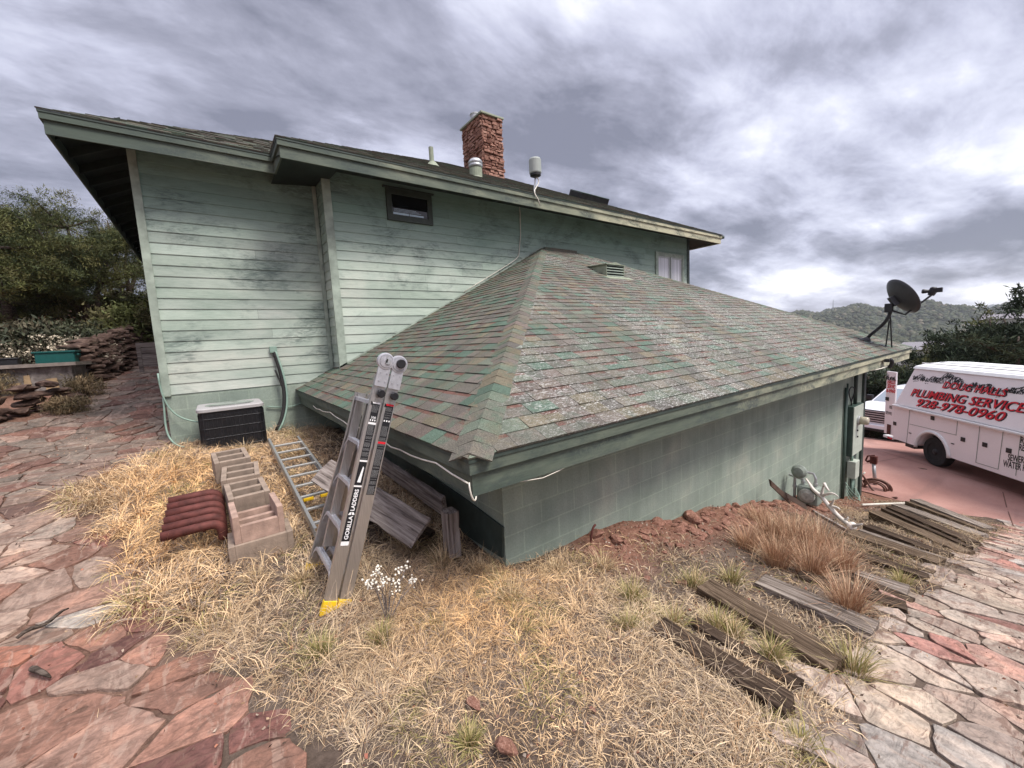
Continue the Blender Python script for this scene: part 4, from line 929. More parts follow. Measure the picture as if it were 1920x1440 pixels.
mb.tube([c_+V3(.12*math.sin(t*.13),.30*math.cos(t)*(1-.010*t),.20*math.sin(t)*(1-.008*t)+.06) for t in np.linspace(0,44,190)],.018,6); mb.tube(bez([c_+V3(0,-.28,-.1),c_+V3(-.2,-.6,-.2),c_+V3(-.6,-.9,-.1),c_+V3(-.9,-1.1,.0)],10),.018,6)
mb.build('hose',M['brown'],hs,smooth=True)
bd=sc_(1618,925,12.8)
t=thing('leaning_board','narrow pinkish board leaning against the house corner by the hose','board',bd); mb=MB(); mb.prism([sc_(1628,928,12.8),sc_(1616,928,12.8),sc_(1606,893,12.75),sc_(1611,892,12.75)],(.04,0,0)); mb.build('board',simple('pink_board',(.30,.19,.16),.85),t)
t=thing('white_hose','pale hose arching from the wall corner to the ground','hose',sc_(1598,925,12.6)); mb=MB(); mb.tube(bez([sc_(1594,930,12.6),sc_(1600,903,12.6),sc_(1614,895,12.65),sc_(1622,885,12.7)],10),.018,6); mb.build('hose',M['cable'],t,smooth=True)
t=thing('scrap_hose','dark hose looping off the wall corner towards the hose coil','hose',sc_(1612,890,12.6)); mb=MB(); mb.tube(bez([sc_(1612,888,12.6),sc_(1625,890,12.7),sc_(1628,925,12.7),sc_(1650,935,12.6),sc_(1682,933,12.4)],14),.022,6); mb.build('hose',M['brown'],t,smooth=True)

# ================================================================== LADDERS
# standing folded ladder; a up, w along rungs (+Y), t thickness
LA=V3(.512,2.90,.02); LB=V3(1.075,2.90,1.76); la=(LB-LA); LL=np.linalg.norm(la); la/=LL; lw=V3(0,1,0); lt=np.cross(lw,la)
lad=thing('folding_ladder','folded silver articulated ladder with yellow feet leaning up against the garage eave','ladder',LA)
def LP(a,w,t): return LA+la*a+lw*w+lt*t
def wfar(a): return .42 if a>1.15 else .42+.22*(1.15-a)/1.15
def lbox(mb,a0,a1,w0,w1,t0,t1): mb.obox(LP((a0+a1)/2,(w0+w1)/2,(t0+t1)/2),la*(a1-a0)/2,lw*(w1-w0)/2,lt*(t1-t0)/2)
def rail(w,t0,t1,top,flare=False,open_=1):
    mb=MB()
    def W(a): return w if not flare else wfar(a)
    # C channel: web plus two flanges
    for (ta,tb,wa,wb) in ((t0,t1,0,.004),(t0,t0+.004,.004,.028),(t1-.004,t1,.004,.028)):
        P=[]
        for a in ((.03,1.15,top) if flare else (.03,top)):
            P.append((a,W(a)))
        for (a0,w0),(a1,w1) in zip(P[:-1],P[1:]):
            s_=open_
            q=lambda a,wv,t: LP(a,wv,t)
            V=[q(a0,w0+s_*wa,ta),q(a0,w0+s_*wb,ta),q(a0,w0+s_*wb,tb),q(a0,w0+s_*wa,tb),q(a1,w1+s_*wa,ta),q(a1,w1+s_*wb,ta),q(a1,w1+s_*wb,tb),q(a1,w1+s_*wa,tb)]
            mb.add(V,[(0,1,2,3),(4,7,6,5),(0,4,5,1),(1,5,6,2),(2,6,7,3),(3,7,4,0)])
    return mb.build('side_rail',M['alu'],lad)
TA,TB=(-.094,-.010),(.006,.090)
for tt in (TA,TB):
    rail(0,tt[0],tt[1],1.62); rail(0,tt[0],tt[1],1.50,True,-1)
    rail(.045,tt[0]+.012,tt[1]-.012,1.66); 
    mb=MB(); 
    for wv in (.355,): lbox(mb,.30,1.50,wv,wv+.03,tt[0]+.012,tt[1]-.012)
    mb.build('inner_rail',M['alu'],lad)
for i,a in enumerate((.22,.52,.83,1.13,1.44)):
    for tt in (TA,TB):
        mb=MB(); tc=tt[0]+.03
        w1=wfar(a)
        pts=bez([LP(a-.10,.012,tc),LP(a-.02,.05,tc),LP(a+.0,.10,tc)],5)+bez([LP(a,w1-.1,tc),LP(a-.02,w1-.05,tc),LP(a-.10,w1-.01,tc)],5) if i<4 else [LP(a,.0,tc),LP(a,w1,tc)]
        for k in range(len(pts)-1):
            p,q=pts[k],pts[k+1]; mb.prism([p-lt*.022,q-lt*.022,q+lt*.022,p+lt*.022],la*.022)
        for dt in (-.02,.0,.018): mb.tube([q_+la*.024+lt*dt for q_ in pts],.004,4)
        mb.build('rung',M['alu_bright'],lad)
# hinges
for w0,col in ((-.014,1),):
    for tt,r in ((TA,.062),(TB,.066)):
        r=r if w0<0 else .04
        tc=(tt[0]+tt[1])/2; mb=MB(); c=LP(1.765 if w0<0 else 1.69,w0,tc); mb.lathe(c,-lw,[(r,-.022),(r,.0),(r*.95,.006),(r*.80,.008),(r*.79,.004),(r*.74,.004),(r*.73,.010),(r*.3,.012)],32)
        lbox(mb,1.58,1.76 if w0<0 else 1.69,w0-.003,w0+.012,tt[0]-.002,tt[1]+.002)
        for (da,dt_) in ((1.62,-.022),(1.62,.022),(1.68,-.022),(1.68,.024)): mb.lathe(LP(da,w0-.004,tc+dt_),-lw,[(.005,0),(.004,.004)],8)
        hg=mb.build('hinge',M['alu_bright'],lad)
        if w0<0:
            if tt is TB: m2=MB(); m2.lathe(LP(1.772,w0-.012,tc+.006),-lw,[(.034,0),(.034,.014),(.030,.018)],24); m2.build('hinge_knob',M['black'],hg)
            else: m2=MB(); m2.lathe(LP(1.765,w0-.012,tc+.01),-lw,[(.022,0),(.020,.006)],16); m2.obox(LP(1.785,w0-.014,tc),la*.03,lw*.004,lt*.006); m2.build('hinge_lock',M['galv'],hg)
for tt in (TA,TB):
    tc=(tt[0]+tt[1])/2+.012; mb=MB(); mb.lathe(LP(1.53,-.002,tc),-lw,[(.012,0),(.012,.014),(.030,.016),(.031,.036),(.026,.042)],8); mb.build('lock_knob',M['black'],lad)
# yellow feet
for tt in (TA,TB):
    for w in (0,1):
        mb=MB(); wb=-.006 if w==0 else wfar(0)-.026
        P=[(-.035,tt[0]-.012),(-.05,tt[0]+.02),(-.052,tt[1]-.02),(-.035,tt[1]+.002),(.055,tt[1]+.002),(.062,tt[0]-.003)]
        mb.prism([LP(a,wb,t) for a,t in P],lw*.036); mb.lathe(LP(.02,wb,(tt[0]+tt[1])/2),-lw,[(.006,0),(.005,.004)],8); mb.build('foot',M['yellow'],lad,bevel=.004)
# rivets and decals
def decal(a0,a1,t0,t1,mat,name='decal',off=.0015,par=lad):
    mb=MB(); lbox(mb,a0,a1,-off,-.0003 if off<.002 else -off+.0006,t0,t1); return mb.build(name,mat,par)
def text(body,size,mat,parent,place,name='lettering',shear=0,ext=.0005,bold=0,fit=None,fix=None):
    cu=bpy.data.curves.new(name,'FONT'); cu.body=body; cu.size=size; cu.shear=shear; cu.extrude=ext; cu.offset=bold; cu.align_x='CENTER'; cu.align_y='CENTER'; cu.resolution_u=3
    o=bpy.data.objects.new(name,cu); COL.objects.link(o); dg=bpy.context.evaluated_depsgraph_get(); dg.update()
    me=bpy.data.meshes.new_from_object(o.evaluated_get(dg)); bpy.data.objects.remove(o); bpy.data.curves.remove(cu)
    co=np.empty(len(me.vertices)*3,np.float32); me.vertices.foreach_get('co',co); co=co.reshape(-1,3)
    co[:,0]-=(co[:,0].max()+co[:,0].min())/2; co[:,1]-=(co[:,1].max()+co[:,1].min())/2
    if fit: co[:,0]*=fit[0]/(co[:,0].max()-co[:,0].min()); co[:,1]*=fit[1]/(co[:,1].max()-co[:,1].min())
    c,ux,uy,uz=[np.array(q,float) for q in place]
    w=c+co[:,0:1]*ux+co[:,1:2]*uy+co[:,2:3]*uz
    if fix: w=fix(w,co[:,2])
    w=w-np.array(ORG.get(parent.name,(0,0,0)))
    me.vertices.foreach_set('co',w.astype(np.float32).ravel()); me.update()
    me.materials.clear(); me.materials.append(mat); o=bpy.data.objects.new(name,me); COL.objects.link(o); o.parent=parent; ORG[o.name]=ORG.get(parent.name,(0,0,0)); return o
A0,A1=TA[0]+.020,TA[1]-.010; B0,B1=TB[0]+.020,TB[1]-.008; AC=(A0+A1)/2; BC=(B0+B1)/2
def band(a0,a1,t0,t1,mat): return decal(a0,a1,t0,t1,mat,'sticker')
d1=band(.47,.85,A0,A1,M['print_black']); d2=band(.865,1.03,A0,A1,M['print_black']); d3=band(1.045,1.30,A0,A1,M['print_black']); d4=band(1.32,1.45,A0,A1,M['print_black'])
band(.44,.467,A0,A1,M['print_white']); band(.852,.862,A0,A1,M['print_white']); band(1.032,1.043,A0,A1,M['print_white']); band(1.302,1.316,A0,A1,M['print_white']); band(1.452,1.462,A0,A1,M['print_white'])
e1=band(.80,1.17,B0,B1,M['print_black']); e2_=band(1.19,1.45,B0,B1,M['print_black']); band(1.172,1.187,B0,B1,M['red']); band(1.452,1.466,B0,B1,M['red'])
text('GORILLA',.05,M['print_white'],lad,(LP(.565,-.0022,AC),la,-lt,-lw),'lettering',bold=.001,fit=(.165,.028))
text('LADDERS',.05,M['print_white'],lad,(LP(.760,-.0022,AC),la,-lt,-lw),'lettering',bold=.001,fit=(.150,.028))
mb=MB()  # small two-peak emblem between the words
for k in (-1,1): mb.prism([LP(.655,-.0022,AC+.013*k+.01),LP(.655,-.0022,AC+.013*k-.010),LP(.672,-.0022,AC+.008*k-.006),LP(.676,-.0022,AC+.004*k),LP(.672,-.0022,AC+.008*k+.006)],lw*.0006)
mb.build('emblem',M['print_white'],lad)
text('300',.03,M['print_white'],lad,(LP(1.352,-.0022,AC),-lt,-la,-lw),fit=(.034,.014)) if False else text('300',.03,M['print_white'],lad,(LP(1.352,-.0022,AC),lt,la,-lw),fit=(.036,.016))
mb=MB(); r_=random.Random(3)
def lines(a0,a1,t0,t1):
    a=a0
    while a<a1:
        u=t0
        while u<t1-.006:
            w=r_.uniform(.004,.012); lbox(mb,a,a+.0022,-.0024,-.0018,u,min(u+w,t1)); u+=w+.003
        a+=.0062 if r_.random()<.85 else .016
lines(1.05,1.295,A0+.004,A1-.004); lines(.805,1.165,B0+.004,B1-.004); lines(1.195,1.30,B0+.004,B1-.004); lines(1.39,1.445,A0+.004,A1-.004); lines(1.36,1.445,B0+.004,B1-.004)
mb.build('small_print',simple('grey_print',(.25,.25,.25),.6,bump=0),lad)
mb=MB() # pictogram of a leaning ladder
mb.prism([LP(.885,-.0022,AC-.012),LP(.885,-.0022,AC+.012),LP(.99,-.0022,AC+.014),LP(1.0,-.0022,AC+.006)],lw*.0006)
for k in range(3): lbox(mb,1.325+.001,1.338,-.0024,-.0018,A0+.006+k*.016,A0+.014+k*.016)
for k in range(3): lbox(mb,1.335,1.347,-.0024,-.0018,B0+.006+k*.018,B0+.015+k*.018)
mb.build('pictogram',M['print_white'],lad)
# --- extension ladder lying flat
zl=lambda x,y: float(gz(x,y))+.09
l2=thing('extension_ladder','old straight aluminium ladder lying flat in the grass beside the concrete blocks','ladder',(.7,5,.2))
yl0,yl1=3.85,6.75
def lx(y): return .56+(y-3.9)*(-.012)
for s_,off in ((0,0),(1,.40)):
    mb=MB(); y0=yl0+(.05 if s_ else 0); y1=yl1+ .0
    x0,x1=lx(y0)+off,lx(y1)+off
    for (u0,u1,h0,h1) in ((0,.004,0,.075),(0,.028,0,.004),(0,.028,.071,.075)):
        sg=1 if s_==0 else -1
        a0,a1=x0+sg*u0,x0+sg*u1; b0,b1=x1+sg*u0,x1+sg*u1; z0,z1=zl(x0,y0),zl(x1,y1)
        mb.add([(a0,y0,z0+h0),(a1,y0,z0+h0),(a1,y0,z0+h1),(a0,y0,z0+h1),(b0,y1,z1+h0),(b1,y1,z1+h0),(b1,y1,z1+h1),(b0,y1,z1+h1)],[(0,1,2,3),(4,7,6,5),(0,4,5,1),(1,5,6,2),(2,6,7,3),(3,7,4,0)])
    mb.build('side_rail',M['alu_old'],l2)
for k in range(9):
    y=yl0+.16+k*.305; zc=zl(lx(yl0),yl0)+(zl(lx(yl1),yl1)-zl(lx(yl0),yl0))*(y-yl0)/(yl1-yl0)+.04
    mb=MB(); mb.box((lx(y)+.004,y-.018,zc-.014),(lx(y)+.396,y+.018,zc+.014)); mb.build('rung',M['alu_old'],l2,bevel=.006)
mb=MB()
for s_ in (0,.34): mb.obox((lx(4.7)+.12+s_*.5,4.72,.22+.02),(.05,0,0),(0,.03,0),(0,0,.022))
mb.build('rung_lock',M['yellow'],l2,bevel=.008)

# ================================================================== CONCRETE BLOCKS
def cmu(name,label,loc,rot,mat,w=.30,d=.39,notch=False,group='grey concrete blocks in a row'):
    t=thing(name,label,'concrete block',loc,rot,group,local=True); h=.19; wall=.042
    mb=MB(); hh=h*.55 if notch else h
    mb.box((0,0,0),(wall,d,h)); mb.box((w-wall,0,0),(w,d,h))
    for a in (0,d/2-wall/2,d-wall):
        mb.box((wall,a,0),(w-wall,a+wall,hh if not notch or a!=0 else h*.62))
    if notch: mb.box((wall,d-wall*3.2,0),(w-wall,d-wall*2.2,h*.4))
    o=mb.build('block_shell',mat,t,bevel=.004); t.scale=(1.1,1.12,1.22); return t
g0=float(gz(.15,3.9))
cmu('concrete_block','lowest grey concrete block half buried in grass at the near end of the row',(-.06,3.86,g0-.04),R(-1),M['cmu'],w=.42,d=.30)
cmu('concrete_block','pink tinged notched concrete block resting on top of the nearest block',(-.01,3.88,g0+.19),R(2),M['cmu_pink'],w=.33,d=.39,notch=True)
for i,(x,y,rz,lab) in enumerate(((-.02,4.40,3,'grey two-hole concrete block just behind the notched pink block'),(-.06,4.84,-3,'grey two-hole concrete block third from the near end of the row'),(-.10,5.30,4,'farthest grey two-hole concrete block of the row towards the air conditioner'))):
    t=cmu('concrete_block',lab,(x,y,float(gz(x,y))+.14+.015*i),(R(5),R(0),R(rz)),M['cmu'])
# --- ribbed grate heater of rust brown tubes
gx_,gy_=-.40,4.55; gzz=float(gz(gx_,gy_))+.13
gr_=thing('tube_grate','rust brown fireplace grate of six parallel bent tubes lying in the grass','fireplace grate',(gx_,gy_,gzz))
for k in range(6):
    y=gy_-.29+k*.108; z=gzz+.026*k-.02
    mb=MB(); xr=gx_+.30
    mb.tube([(gx_-.09+.006*k,y,z+.10),(gx_+.18,y,z+.10)]+bez([(gx_+.20,y,z+.10),(xr,y,z+.10),(xr+.02,y,z+.07),(xr+.015,y,z-.05)],8)[1:],.038,14); mb.build('grate_tube',M['rust'],gr_,smooth=True)
mb=MB(); mb.obox((gx_-.01,gy_-.01,gzz+.085),(.012,0,0),(0,.26,.05),(0,0,.012)); mb.obox((gx_+.19,gy_-.01,gzz+.085),(.012,0,0),(0,.26,.05),(0,0,.012)); mb.build('grate_bar',M['rust'],gr_)
# --- planks and posts stored under the eave
def beam(name,label,cat,a,b,wd,th,mat,group=None,up=(0,0,1),part='timber'):
    a=np.array(a,float);b=np.array(b,float); t=bpy.data.objects.new(name,None); COL.objects.link(t); t.empty_display_size=.1
    d=b-a;L=np.linalg.norm(d);d/=L;u=np.array(up,float); s_=np.cross(u,d); s_/=np.linalg.norm(s_); u=np.cross(d,s_)
    t.matrix_world=Matrix(((d[0],s_[0],u[0],a[0]),(d[1],s_[1],u[1],a[1]),(d[2],s_[2],u[2],a[2]),(0,0,0,1))); ORG[t.name]=(0,0,0); tag(t,label,cat,group)
    mb=MB(); r_=random.Random(hash(label)%999 if False else int(abs(a[0]*91+a[1]*37))); n=max(6,int(L/.10)); V=[];K=8
    # slightly irregular weathered bar
    ring=[(-.5,-.5),(0,-.5),(.5,-.5),(.5,0),(.5,.5),(0,.5),(-.5,.5),(-.5,0)]
    for i in range(n+1):
        for (p,q) in ring: V.append((L*i/n+(r_.uniform(-.012,.012) if i in(0,n) else 0),p*wd+r_.uniform(-.03,.03)*wd,q*th+r_.uniform(-.03,.03)*th))
    F=[tuple(range(K))[::-1],tuple(n*K+k for k in range(K))]
    for i in range(n):
        for k in range(K): F.append((i*K+k,i*K+(k+1)%K,(i+1)*K+(k+1)%K,(i+1)*K+k))
    mb.add(V,F); mb.build(part,mat,t,bevel=.004); return t
P_=lambda u,v,y: on(u,v,1,y)
a=P_(606,872,4.35); b=P_(790,1005,3.05)
dd_=b-a; 
beam('wide_plank','long wide weathered plank standing on edge behind the folding ladder','plank',P_(604,882,4.4),P_(789,1000,3.05),.045,.27,M['plank'],up=(.75,.25,.62))
beam('wide_plank','darker plank lying against block wall behind the long weathered plank','plank',V3(1.46,4.6,.46),V3(1.56,3.25,.34),.05,.20,M['plank'],up=(-.2,0,1))
beam('timber_offcut','square cut timber block standing upright under the garage eave','timber',V3(1.47,2.98,.02),V3(1.47,2.98,.42),.11,.11,M['plank'],up=(0,1,0))
beam('wide_plank','dark board wedged low between the standing plank and the wall','plank',V3(1.05,4.3,.30),V3(1.38,3.25,.12),.16,.05,M['tie_dark'])

# ================================================================== RAILWAY TIE STEPS
TG='old railway ties laid as steps up the slope'
ties=[((1235,1190),(1480,1345),.15,.17,'tie_dark','nearest dark grooved railway tie with its cut end facing the path'),
((1300,1178),(1498,1300),.085,.13,'tie_dark','narrow dark railway tie split off beside the nearest one'),
((1320,1112),(1575,1262),.19,.17,'tie','second dark brown railway tie from the front with a green tuft at its end'),
((1425,1097),(1640,1190),.20,.13,'tie_grey','pale grey railway tie partly hidden by red grass'),
((1500,1085),(1700,1150),.14,.11,'tie_dark','thin dark railway tie past the pale grey tie'),
((1500,1050),(1705,1118),.20,.12,'tie_grey','long greyish railway tie whose far end meets the flagstones'),
((1560,1030),(1740,1088),.12,.10,'tie_dark','slim dark railway tie in the dead grass mid slope'),
((1590,1008),(1765,1066),.20,.13,'tie','brown railway tie fourth from the driveway end'),
((1625,996),(1780,1048),.13,.11,'tie_dark','dark narrow railway tie behind the brown tie'),
((1640,977),(1812,1040),.20,.14,'tie','brown railway tie with a squared dark end near flagstones'),
((1668,968),(1828,1024),.16,.12,'tie_dark','dark railway tie third from the driveway end'),
((1680,958),(1843,1008),.20,.12,'tie_grey','bleached railway tie second from the driveway end'),
((1540,1066),(1712,1134),.09,.10,'tie_dark','thin split dark tie between the two greyish ties'),
((1612,1003),(1772,1057),.07,.09,'tie_grey','slim greyed tie wedged between two brown ties'),
((1655,972),(1820,1032),.07,.10,'tie_dark','thin dark tie just downhill of the square ended brown tie'),
((1700,955),(1850,1002),.08,.10,'tie','slim brown tie between the two bleached ties'),
((1575,1020),(1752,1078),.08,.09,'tie','slim brown tie among the dead grass mid slope'),
((1715,952),(1858,996),.20,.12,'tie_grey','palest bleached railway tie at the driveway edge')]
for (a,b,wd,th,m_,lab) in ties:
    pa_,pb_=hit(*a),hit(*b); 
    lz=lambda p:float(ztop(p[0],p[1]))+th*-.06
    z=max(lz(pa_),lz(pb_)); pa_=V3(pa_[0],pa_[1],(z+lz(pa_))/2); pb_=V3(pb_[0],pb_[1],(z+lz(pb_))/2)
    beam('railway_tie',lab,'railway tie',pa_,pb_,wd,th,M[m_],TG)

# ================================================================== VEHICLES
def place(o_,s,y,z): pass
VD=V3(-.7325,-.6807,0); VN=V3(-.6807,.7325,0)      # forward ; outward to the viewer's side
VW=V3(16.15,1.96,-2.42+.03)
van=thing('service_van','white utility box van with red plumbing lettering and an opened rear door panel','van',VW)
def VP(s,y,z): return VW+VD*s+VN*y+V3(0,0,z)
def vpx(u,v):   # photo pixel on the van side -> (s, z)
    r=ray(u,v); k=(VN@VW)/(VN@r); p=EYE+k*r; return (p-VW)@VD,(p-VW)[2]
def vbox(mb,s0,s1,y0,y1,z0,z1): mb.obox(VP((s0+s1)/2,(y0+y1)/2,(z0+z1)/2),VD*(s1-s0)/2,VN*(y1-y0)/2,V3(0,0,(z1-z0)/2))
WD=2.15; SF=4.6; SRr=-1.50; ZBL=1.50; ZTP=2.70
mb=MB()  # lower body with wheel arch
arch=[(0+.52*math.cos(t),.42+.52*math.sin(t)) for t in np.linspace(math.pi-.15,.15,14)]
prof=[(SRr,.42)]+[( -.60,.42)]+arch+[(.60,.42),(SF,.42),(SF,ZBL),(SRr,ZBL)]
mb.prism([VP(s,0,z) for s,z in prof],-VN*WD)
body=mb.build('lower_body',M['vanpaint'],van)
mb=MB(); TH=.20
def upz(z): return -(z-ZBL)*.17
a=[VP(SRr+.0,.0+.004,ZBL+.03),VP(SF,.004,ZBL+.03),VP(SF,upz(ZTP),ZTP),VP(SRr+.42,upz(ZTP),ZTP)]
b=[VP(SRr+.0,-WD,ZBL+.03),VP(SF,-WD,ZBL+.03),VP(SF,-WD-upz(ZTP),ZTP),VP(SRr+.42,-WD-upz(ZTP),ZTP)]
mb.add(a+b,[(0,1,2,3),(7,6,5,4),(0,3,7,4),(1,5,6,2),(0,4,5,1),(3,2,6,7)])
upper=mb.build('upper_body',M['vanpaint'],van,bevel=.02)
mb=MB()
pr_=[(upz(ZTP)+.03,ZTP),(upz(ZTP)-.02,ZTP+.07),(-.55,ZTP+.14),(-WD/2,ZTP+.17),(-WD+.55,ZTP+.14),(-WD-upz(ZTP)+.02,ZTP+.07),(-WD-upz(ZTP)-.03,ZTP)]
mb.prism([VP(SRr+.40,y,z) for y,z in pr_],VD*(SF-SRr-.40)); mb.build('roof_cap',M['white'],van,smooth=False)
mb=MB(); vbox(mb,SRr-.02,SF,-.005,.075,ZBL-.03,ZBL+.028); mb.build('belt_ledge',M['white'],van,bevel=.015)
mb=MB()
for y in (-.35,-.8): vbox(mb,SRr+.5,SF,y-.02,y+.02,ZTP+.15,ZTP+.175)
mb.build('roof_rib',M['white'],van)
# cab (beyond the frame) and chassis
mb=MB(); mb.prism([VP(s,-.1,z) for s,z in ((SF+.002,.45),(SF+2.6,.45),(SF+2.65,1.15),(SF+1.6,1.35),(SF+.9,2.15),(SF+.002,2.2))],-VN*(WD-.2)); mb.build('cab',M['vanpaint2'],van,bevel=.04)
mb=MB(); vbox(mb,-1.15,SF+2,-.5,-.38,.30,.44); vbox(mb,-1.15,SF+2,-1.75,-1.63,.30,.44); vbox(mb,-1.2,-.85,-.55,-.15,.25,.40); mb.build('chassis',M['black'],van)
mb=MB()  # wheel arch flare
P=[VP(.56*math.cos(t),.012,.40+.57*math.sin(t)) for t in np.linspace(math.pi,0,20)]
mb.tube(P,.045,8); mb.build('arch_flare',M['white'],van,smooth=True)
mb=MB(); pts=[(0+.52*math.cos(t),.42+.52*math.sin(t)) for t in np.linspace(math.pi,0,16)]
mb.prism([VP(s,-.30,z) for s,z in pts+[(.52,.3),(-.52,.3)]],-VN*.02); mb.build('wheel_well',M['black'],van)
def wheel(par,c,ax,r,w,rimr=.5):
    wh=MB(); wh.lathe(c,ax,[(r*.62,-w*.5),(r*.93,-w*.5),(r,-w*.36),(r,w*.36),(r*.95,w*.5),(r*.64,w*.5),(r*.60,w*.40)],32); W_=wh.build('wheel',M['rubber'],par,smooth=False)
    rm=MB(); rm.lathe(c+ax*(w*.06),ax,[(r*.60,-w*.1),(r*.58,w*.28),(r*.36,w*.05),(r*.22,w*.05),(r*.2,w*.4),(r*.05,w*.42)],24); rm.build('rim',M['black_metal'] if rimr<.6 else M['alu_bright'],W_,smooth=True); return W_
wheel(van,VP(0,-.18,.41),VN,.41,.24); wheel(van,VP(0,-WD+.18,.41),-VN,.41,.24); wheel(van,VP(SF+1.6,-.25,.41),VN,.41,.24); wheel(van,VP(SF+1.6,-WD+.25,.41),-VN,.41,.24)
# doors, seams, latches (from the picture, on the real side plane)
def vline(mb,p,q,w=.012,y=.006):
    (s0,z0),(s1,z1)=vpx(*p),vpx(*q); a,b=VP(s0,y,z0),VP(s1,y,z1); d=(b-a)/np.linalg.norm(b-a); n=np.cross(d,VN)*w/2; mb.prism([a-n,b-n,b+n,a+n],VN*.002)
mb=MB()
for p,q in (((1706,769),(1700,831)),((1796,788),(1793,816)),((1706,795),(1794,816)),((1838,797),(1830,867)),((1882,806),(1872,880)),((1796,788),(1838,797)),((1830,867),(1872,880)),((1838,797),(1882,806)),((1915,812),(1905,892)),((1706,769),(1796,788))): vline(mb,p,q)
mb.build('door_seams',M['gmeter'],body)
def latch(u,v,w=.12,h=.11):
    s_,z=vpx(u,v); mb=MB(); vbox(mb,s_-w/2,s_+w/2,.002,.014,z-h/2,z+h/2); o=mb.build('latch',M['black'],body)
    m2=MB(); vbox(m2,s_-w*.15,s_+w*.4,.014,.024,z-h*.3,z+h*.3); m2.build('paddle',M['galv'],body) if False else None
for u,v in ((1678,794),(1749,784),(1806,824),(1847,834),(1892,845)): latch(u,v)
for u,v in ((1707,812),(1787,832)):
    s_,z=vpx(u,v); mb=MB(); vbox(mb,s_-.05,s_+.04,.002,.012,z-.012,z+.012); mb.build('keyhole',M['black'],body)
# rear door swung out, in line with the side
dz0,dz1=.45,2.55; d0=-1.92
mb=MB(); vbox(mb,d0,SRr-.01,-.05,-.004,dz0+.05,dz1); rd=mb.build('rear_door',M['vanpaint'],van,bevel=.01)
mb=MB(); vbox(mb,d0-.02,SRr,-.6,.0,.36,.44); mb.build('rear_bumper',M['white'],van,bevel=.01)
mb=MB(); vbox(mb,d0+.20,SRr-.02,.001,.012,.37,.42); mb.build('red_reflector',M['red'],van)
for (u,v) in ((1664,748),):
    s_,z=vpx(u,v); mb=MB(); vbox(mb,s_-.08,s_+.06,.0,.012,z-.05,z+.06); mb.build('latch',M['black'],rd)
s_,z=vpx(1667,805); mb=MB(); vbox(mb,s_-.07,s_+.07,.0,.02,z-.16,z+.16); mb.build('tail_lamp',M['rust'],van)
s_,z=vpx(1665,790)
# text placed on the side; size taken from its real corners
def vtext(body_,u0,v0,u1,v1,h,mat,par,y=.004,shear=0,sloped=False,name='lettering',bold=0,dy=0):
    (s0,z0),(s1,z1)=vpx(u0,v0),vpx(u1,v1); zc=(z0+z1)/2+dy; sc2=(s0+s1)/2
    if sloped: yy=upz(zc)+y; c=VP(sc2,yy,zc); uy=V3(0,0,1)-VN*.17; uy/=np.linalg.norm(uy)
    else: c=VP(sc2,y,zc); uy=V3(0,0,1)
    ux=VD*1.0+V3(0,0,(z1-z0)/max(.1,(s1-s0))); ux/=np.linalg.norm(ux)
    return text(body_,.3,mat,par,(c,ux,uy,VN),name=name,shear=shear,bold=bold,fit=(s1-s0,h),ext=.001,fix=(lambda w,e: w+((upz((w-VW)[:,2])+y+e-(w-VW)@VN)[:,None]*VN)) if sloped else None)
shd=simple('grey_shadow_print',(.05,.04,.05),.5,bump=0)
for t_,u0,v0,u1,v1,h in (('DOUG HALLS',1758,721,1877,737,.19),('PLUMBING SERVICES',1704,735,1932,768,.23),('928-978-0960',1718,754,1882,782,.24)):
    vtext(t_,u0+2,v0+1.2,u1+2,v1+1.2,h*1.04,shd,upper,y=.008,shear=.28,sloped=True,bold=.006,name='lettering_shadow')
    vtext(t_,u0,v0,u1,v1,h,M['red'],upper,y=.024,shear=.28,sloped=True,bold=.003)
for t_,u0,v0,u1,v1,h in (('HALLS',1664,716,1684,717,.12),('SERVIC',1664,723.5,1690,726,.13),('8-0960',1662,732,1687,734,.12)):
    vtext(t_,u0,v0,min(u1,1679),v1,h,M['red'],rd,y=.003,shear=.2,bold=.006)
vtext('RE',1668,763,1673,764,.10,M['print_black'],rd,y=.003); vtext('SEWE',1661,773,1672,776,.10,M['print_black'],rd,y=.003)
vtext('R',1914,824,1921,827,.15,M['print_black'],body,y=.003,bold=.006); vtext('REPAIR',1911,838,1945,845,.15,M['print_black'],body,y=.003,bold=.006); vtext('SEWER',1890,857,1921,863,.16,M['print_black'],body,y=.003,bold=.006); vtext('WATER HEATER',1881,868,1957,886,.16,M['print_black'],body,y=.003,bold=.006)
vtext('928-978-0960',1684,757,1702,759,.05,M['print_black'],upper,y=.004,sloped=True)
# mountain silhouette graphic: ragged black strokes under a ridge line
def mount(par,s0,s1,zfun,zb,y,sloped,seed,n):
    r_=random.Random(seed); mb=MB(); st_=(s1-s0)/n
    for i in range(n):
        s=s0+i*st_; z=zfun(s)
        for k in range(3):
            L=r_.uniform(.03,.16)*(1 if k else .9); z0_=z-k*r_.uniform(.03,.09); w=r_.uniform(.012,.03); dx=r_.uniform(-.09,.09) if k else r_.choice((-1,1))*.07
            if z0_-L<zb: L=max(.02,z0_-zb)
            P=[(s,z0_),(s+w,z0_-L*.3),(s+dx+w*.8,z0_-L),(s+dx*.6,z0_-L*.7)]
            if sloped: Q=[VP(a,upz(z_)+y+k*.0006+i*.00002,z_) for a,z_ in P]
            else: Q=[VP(a,y+k*.0006+i*.00002,z_) for a,z_ in P]
            mb.add(Q,[(0,1,2,3)])
    mb.build('mountain_graphic',M['print_black'],par)
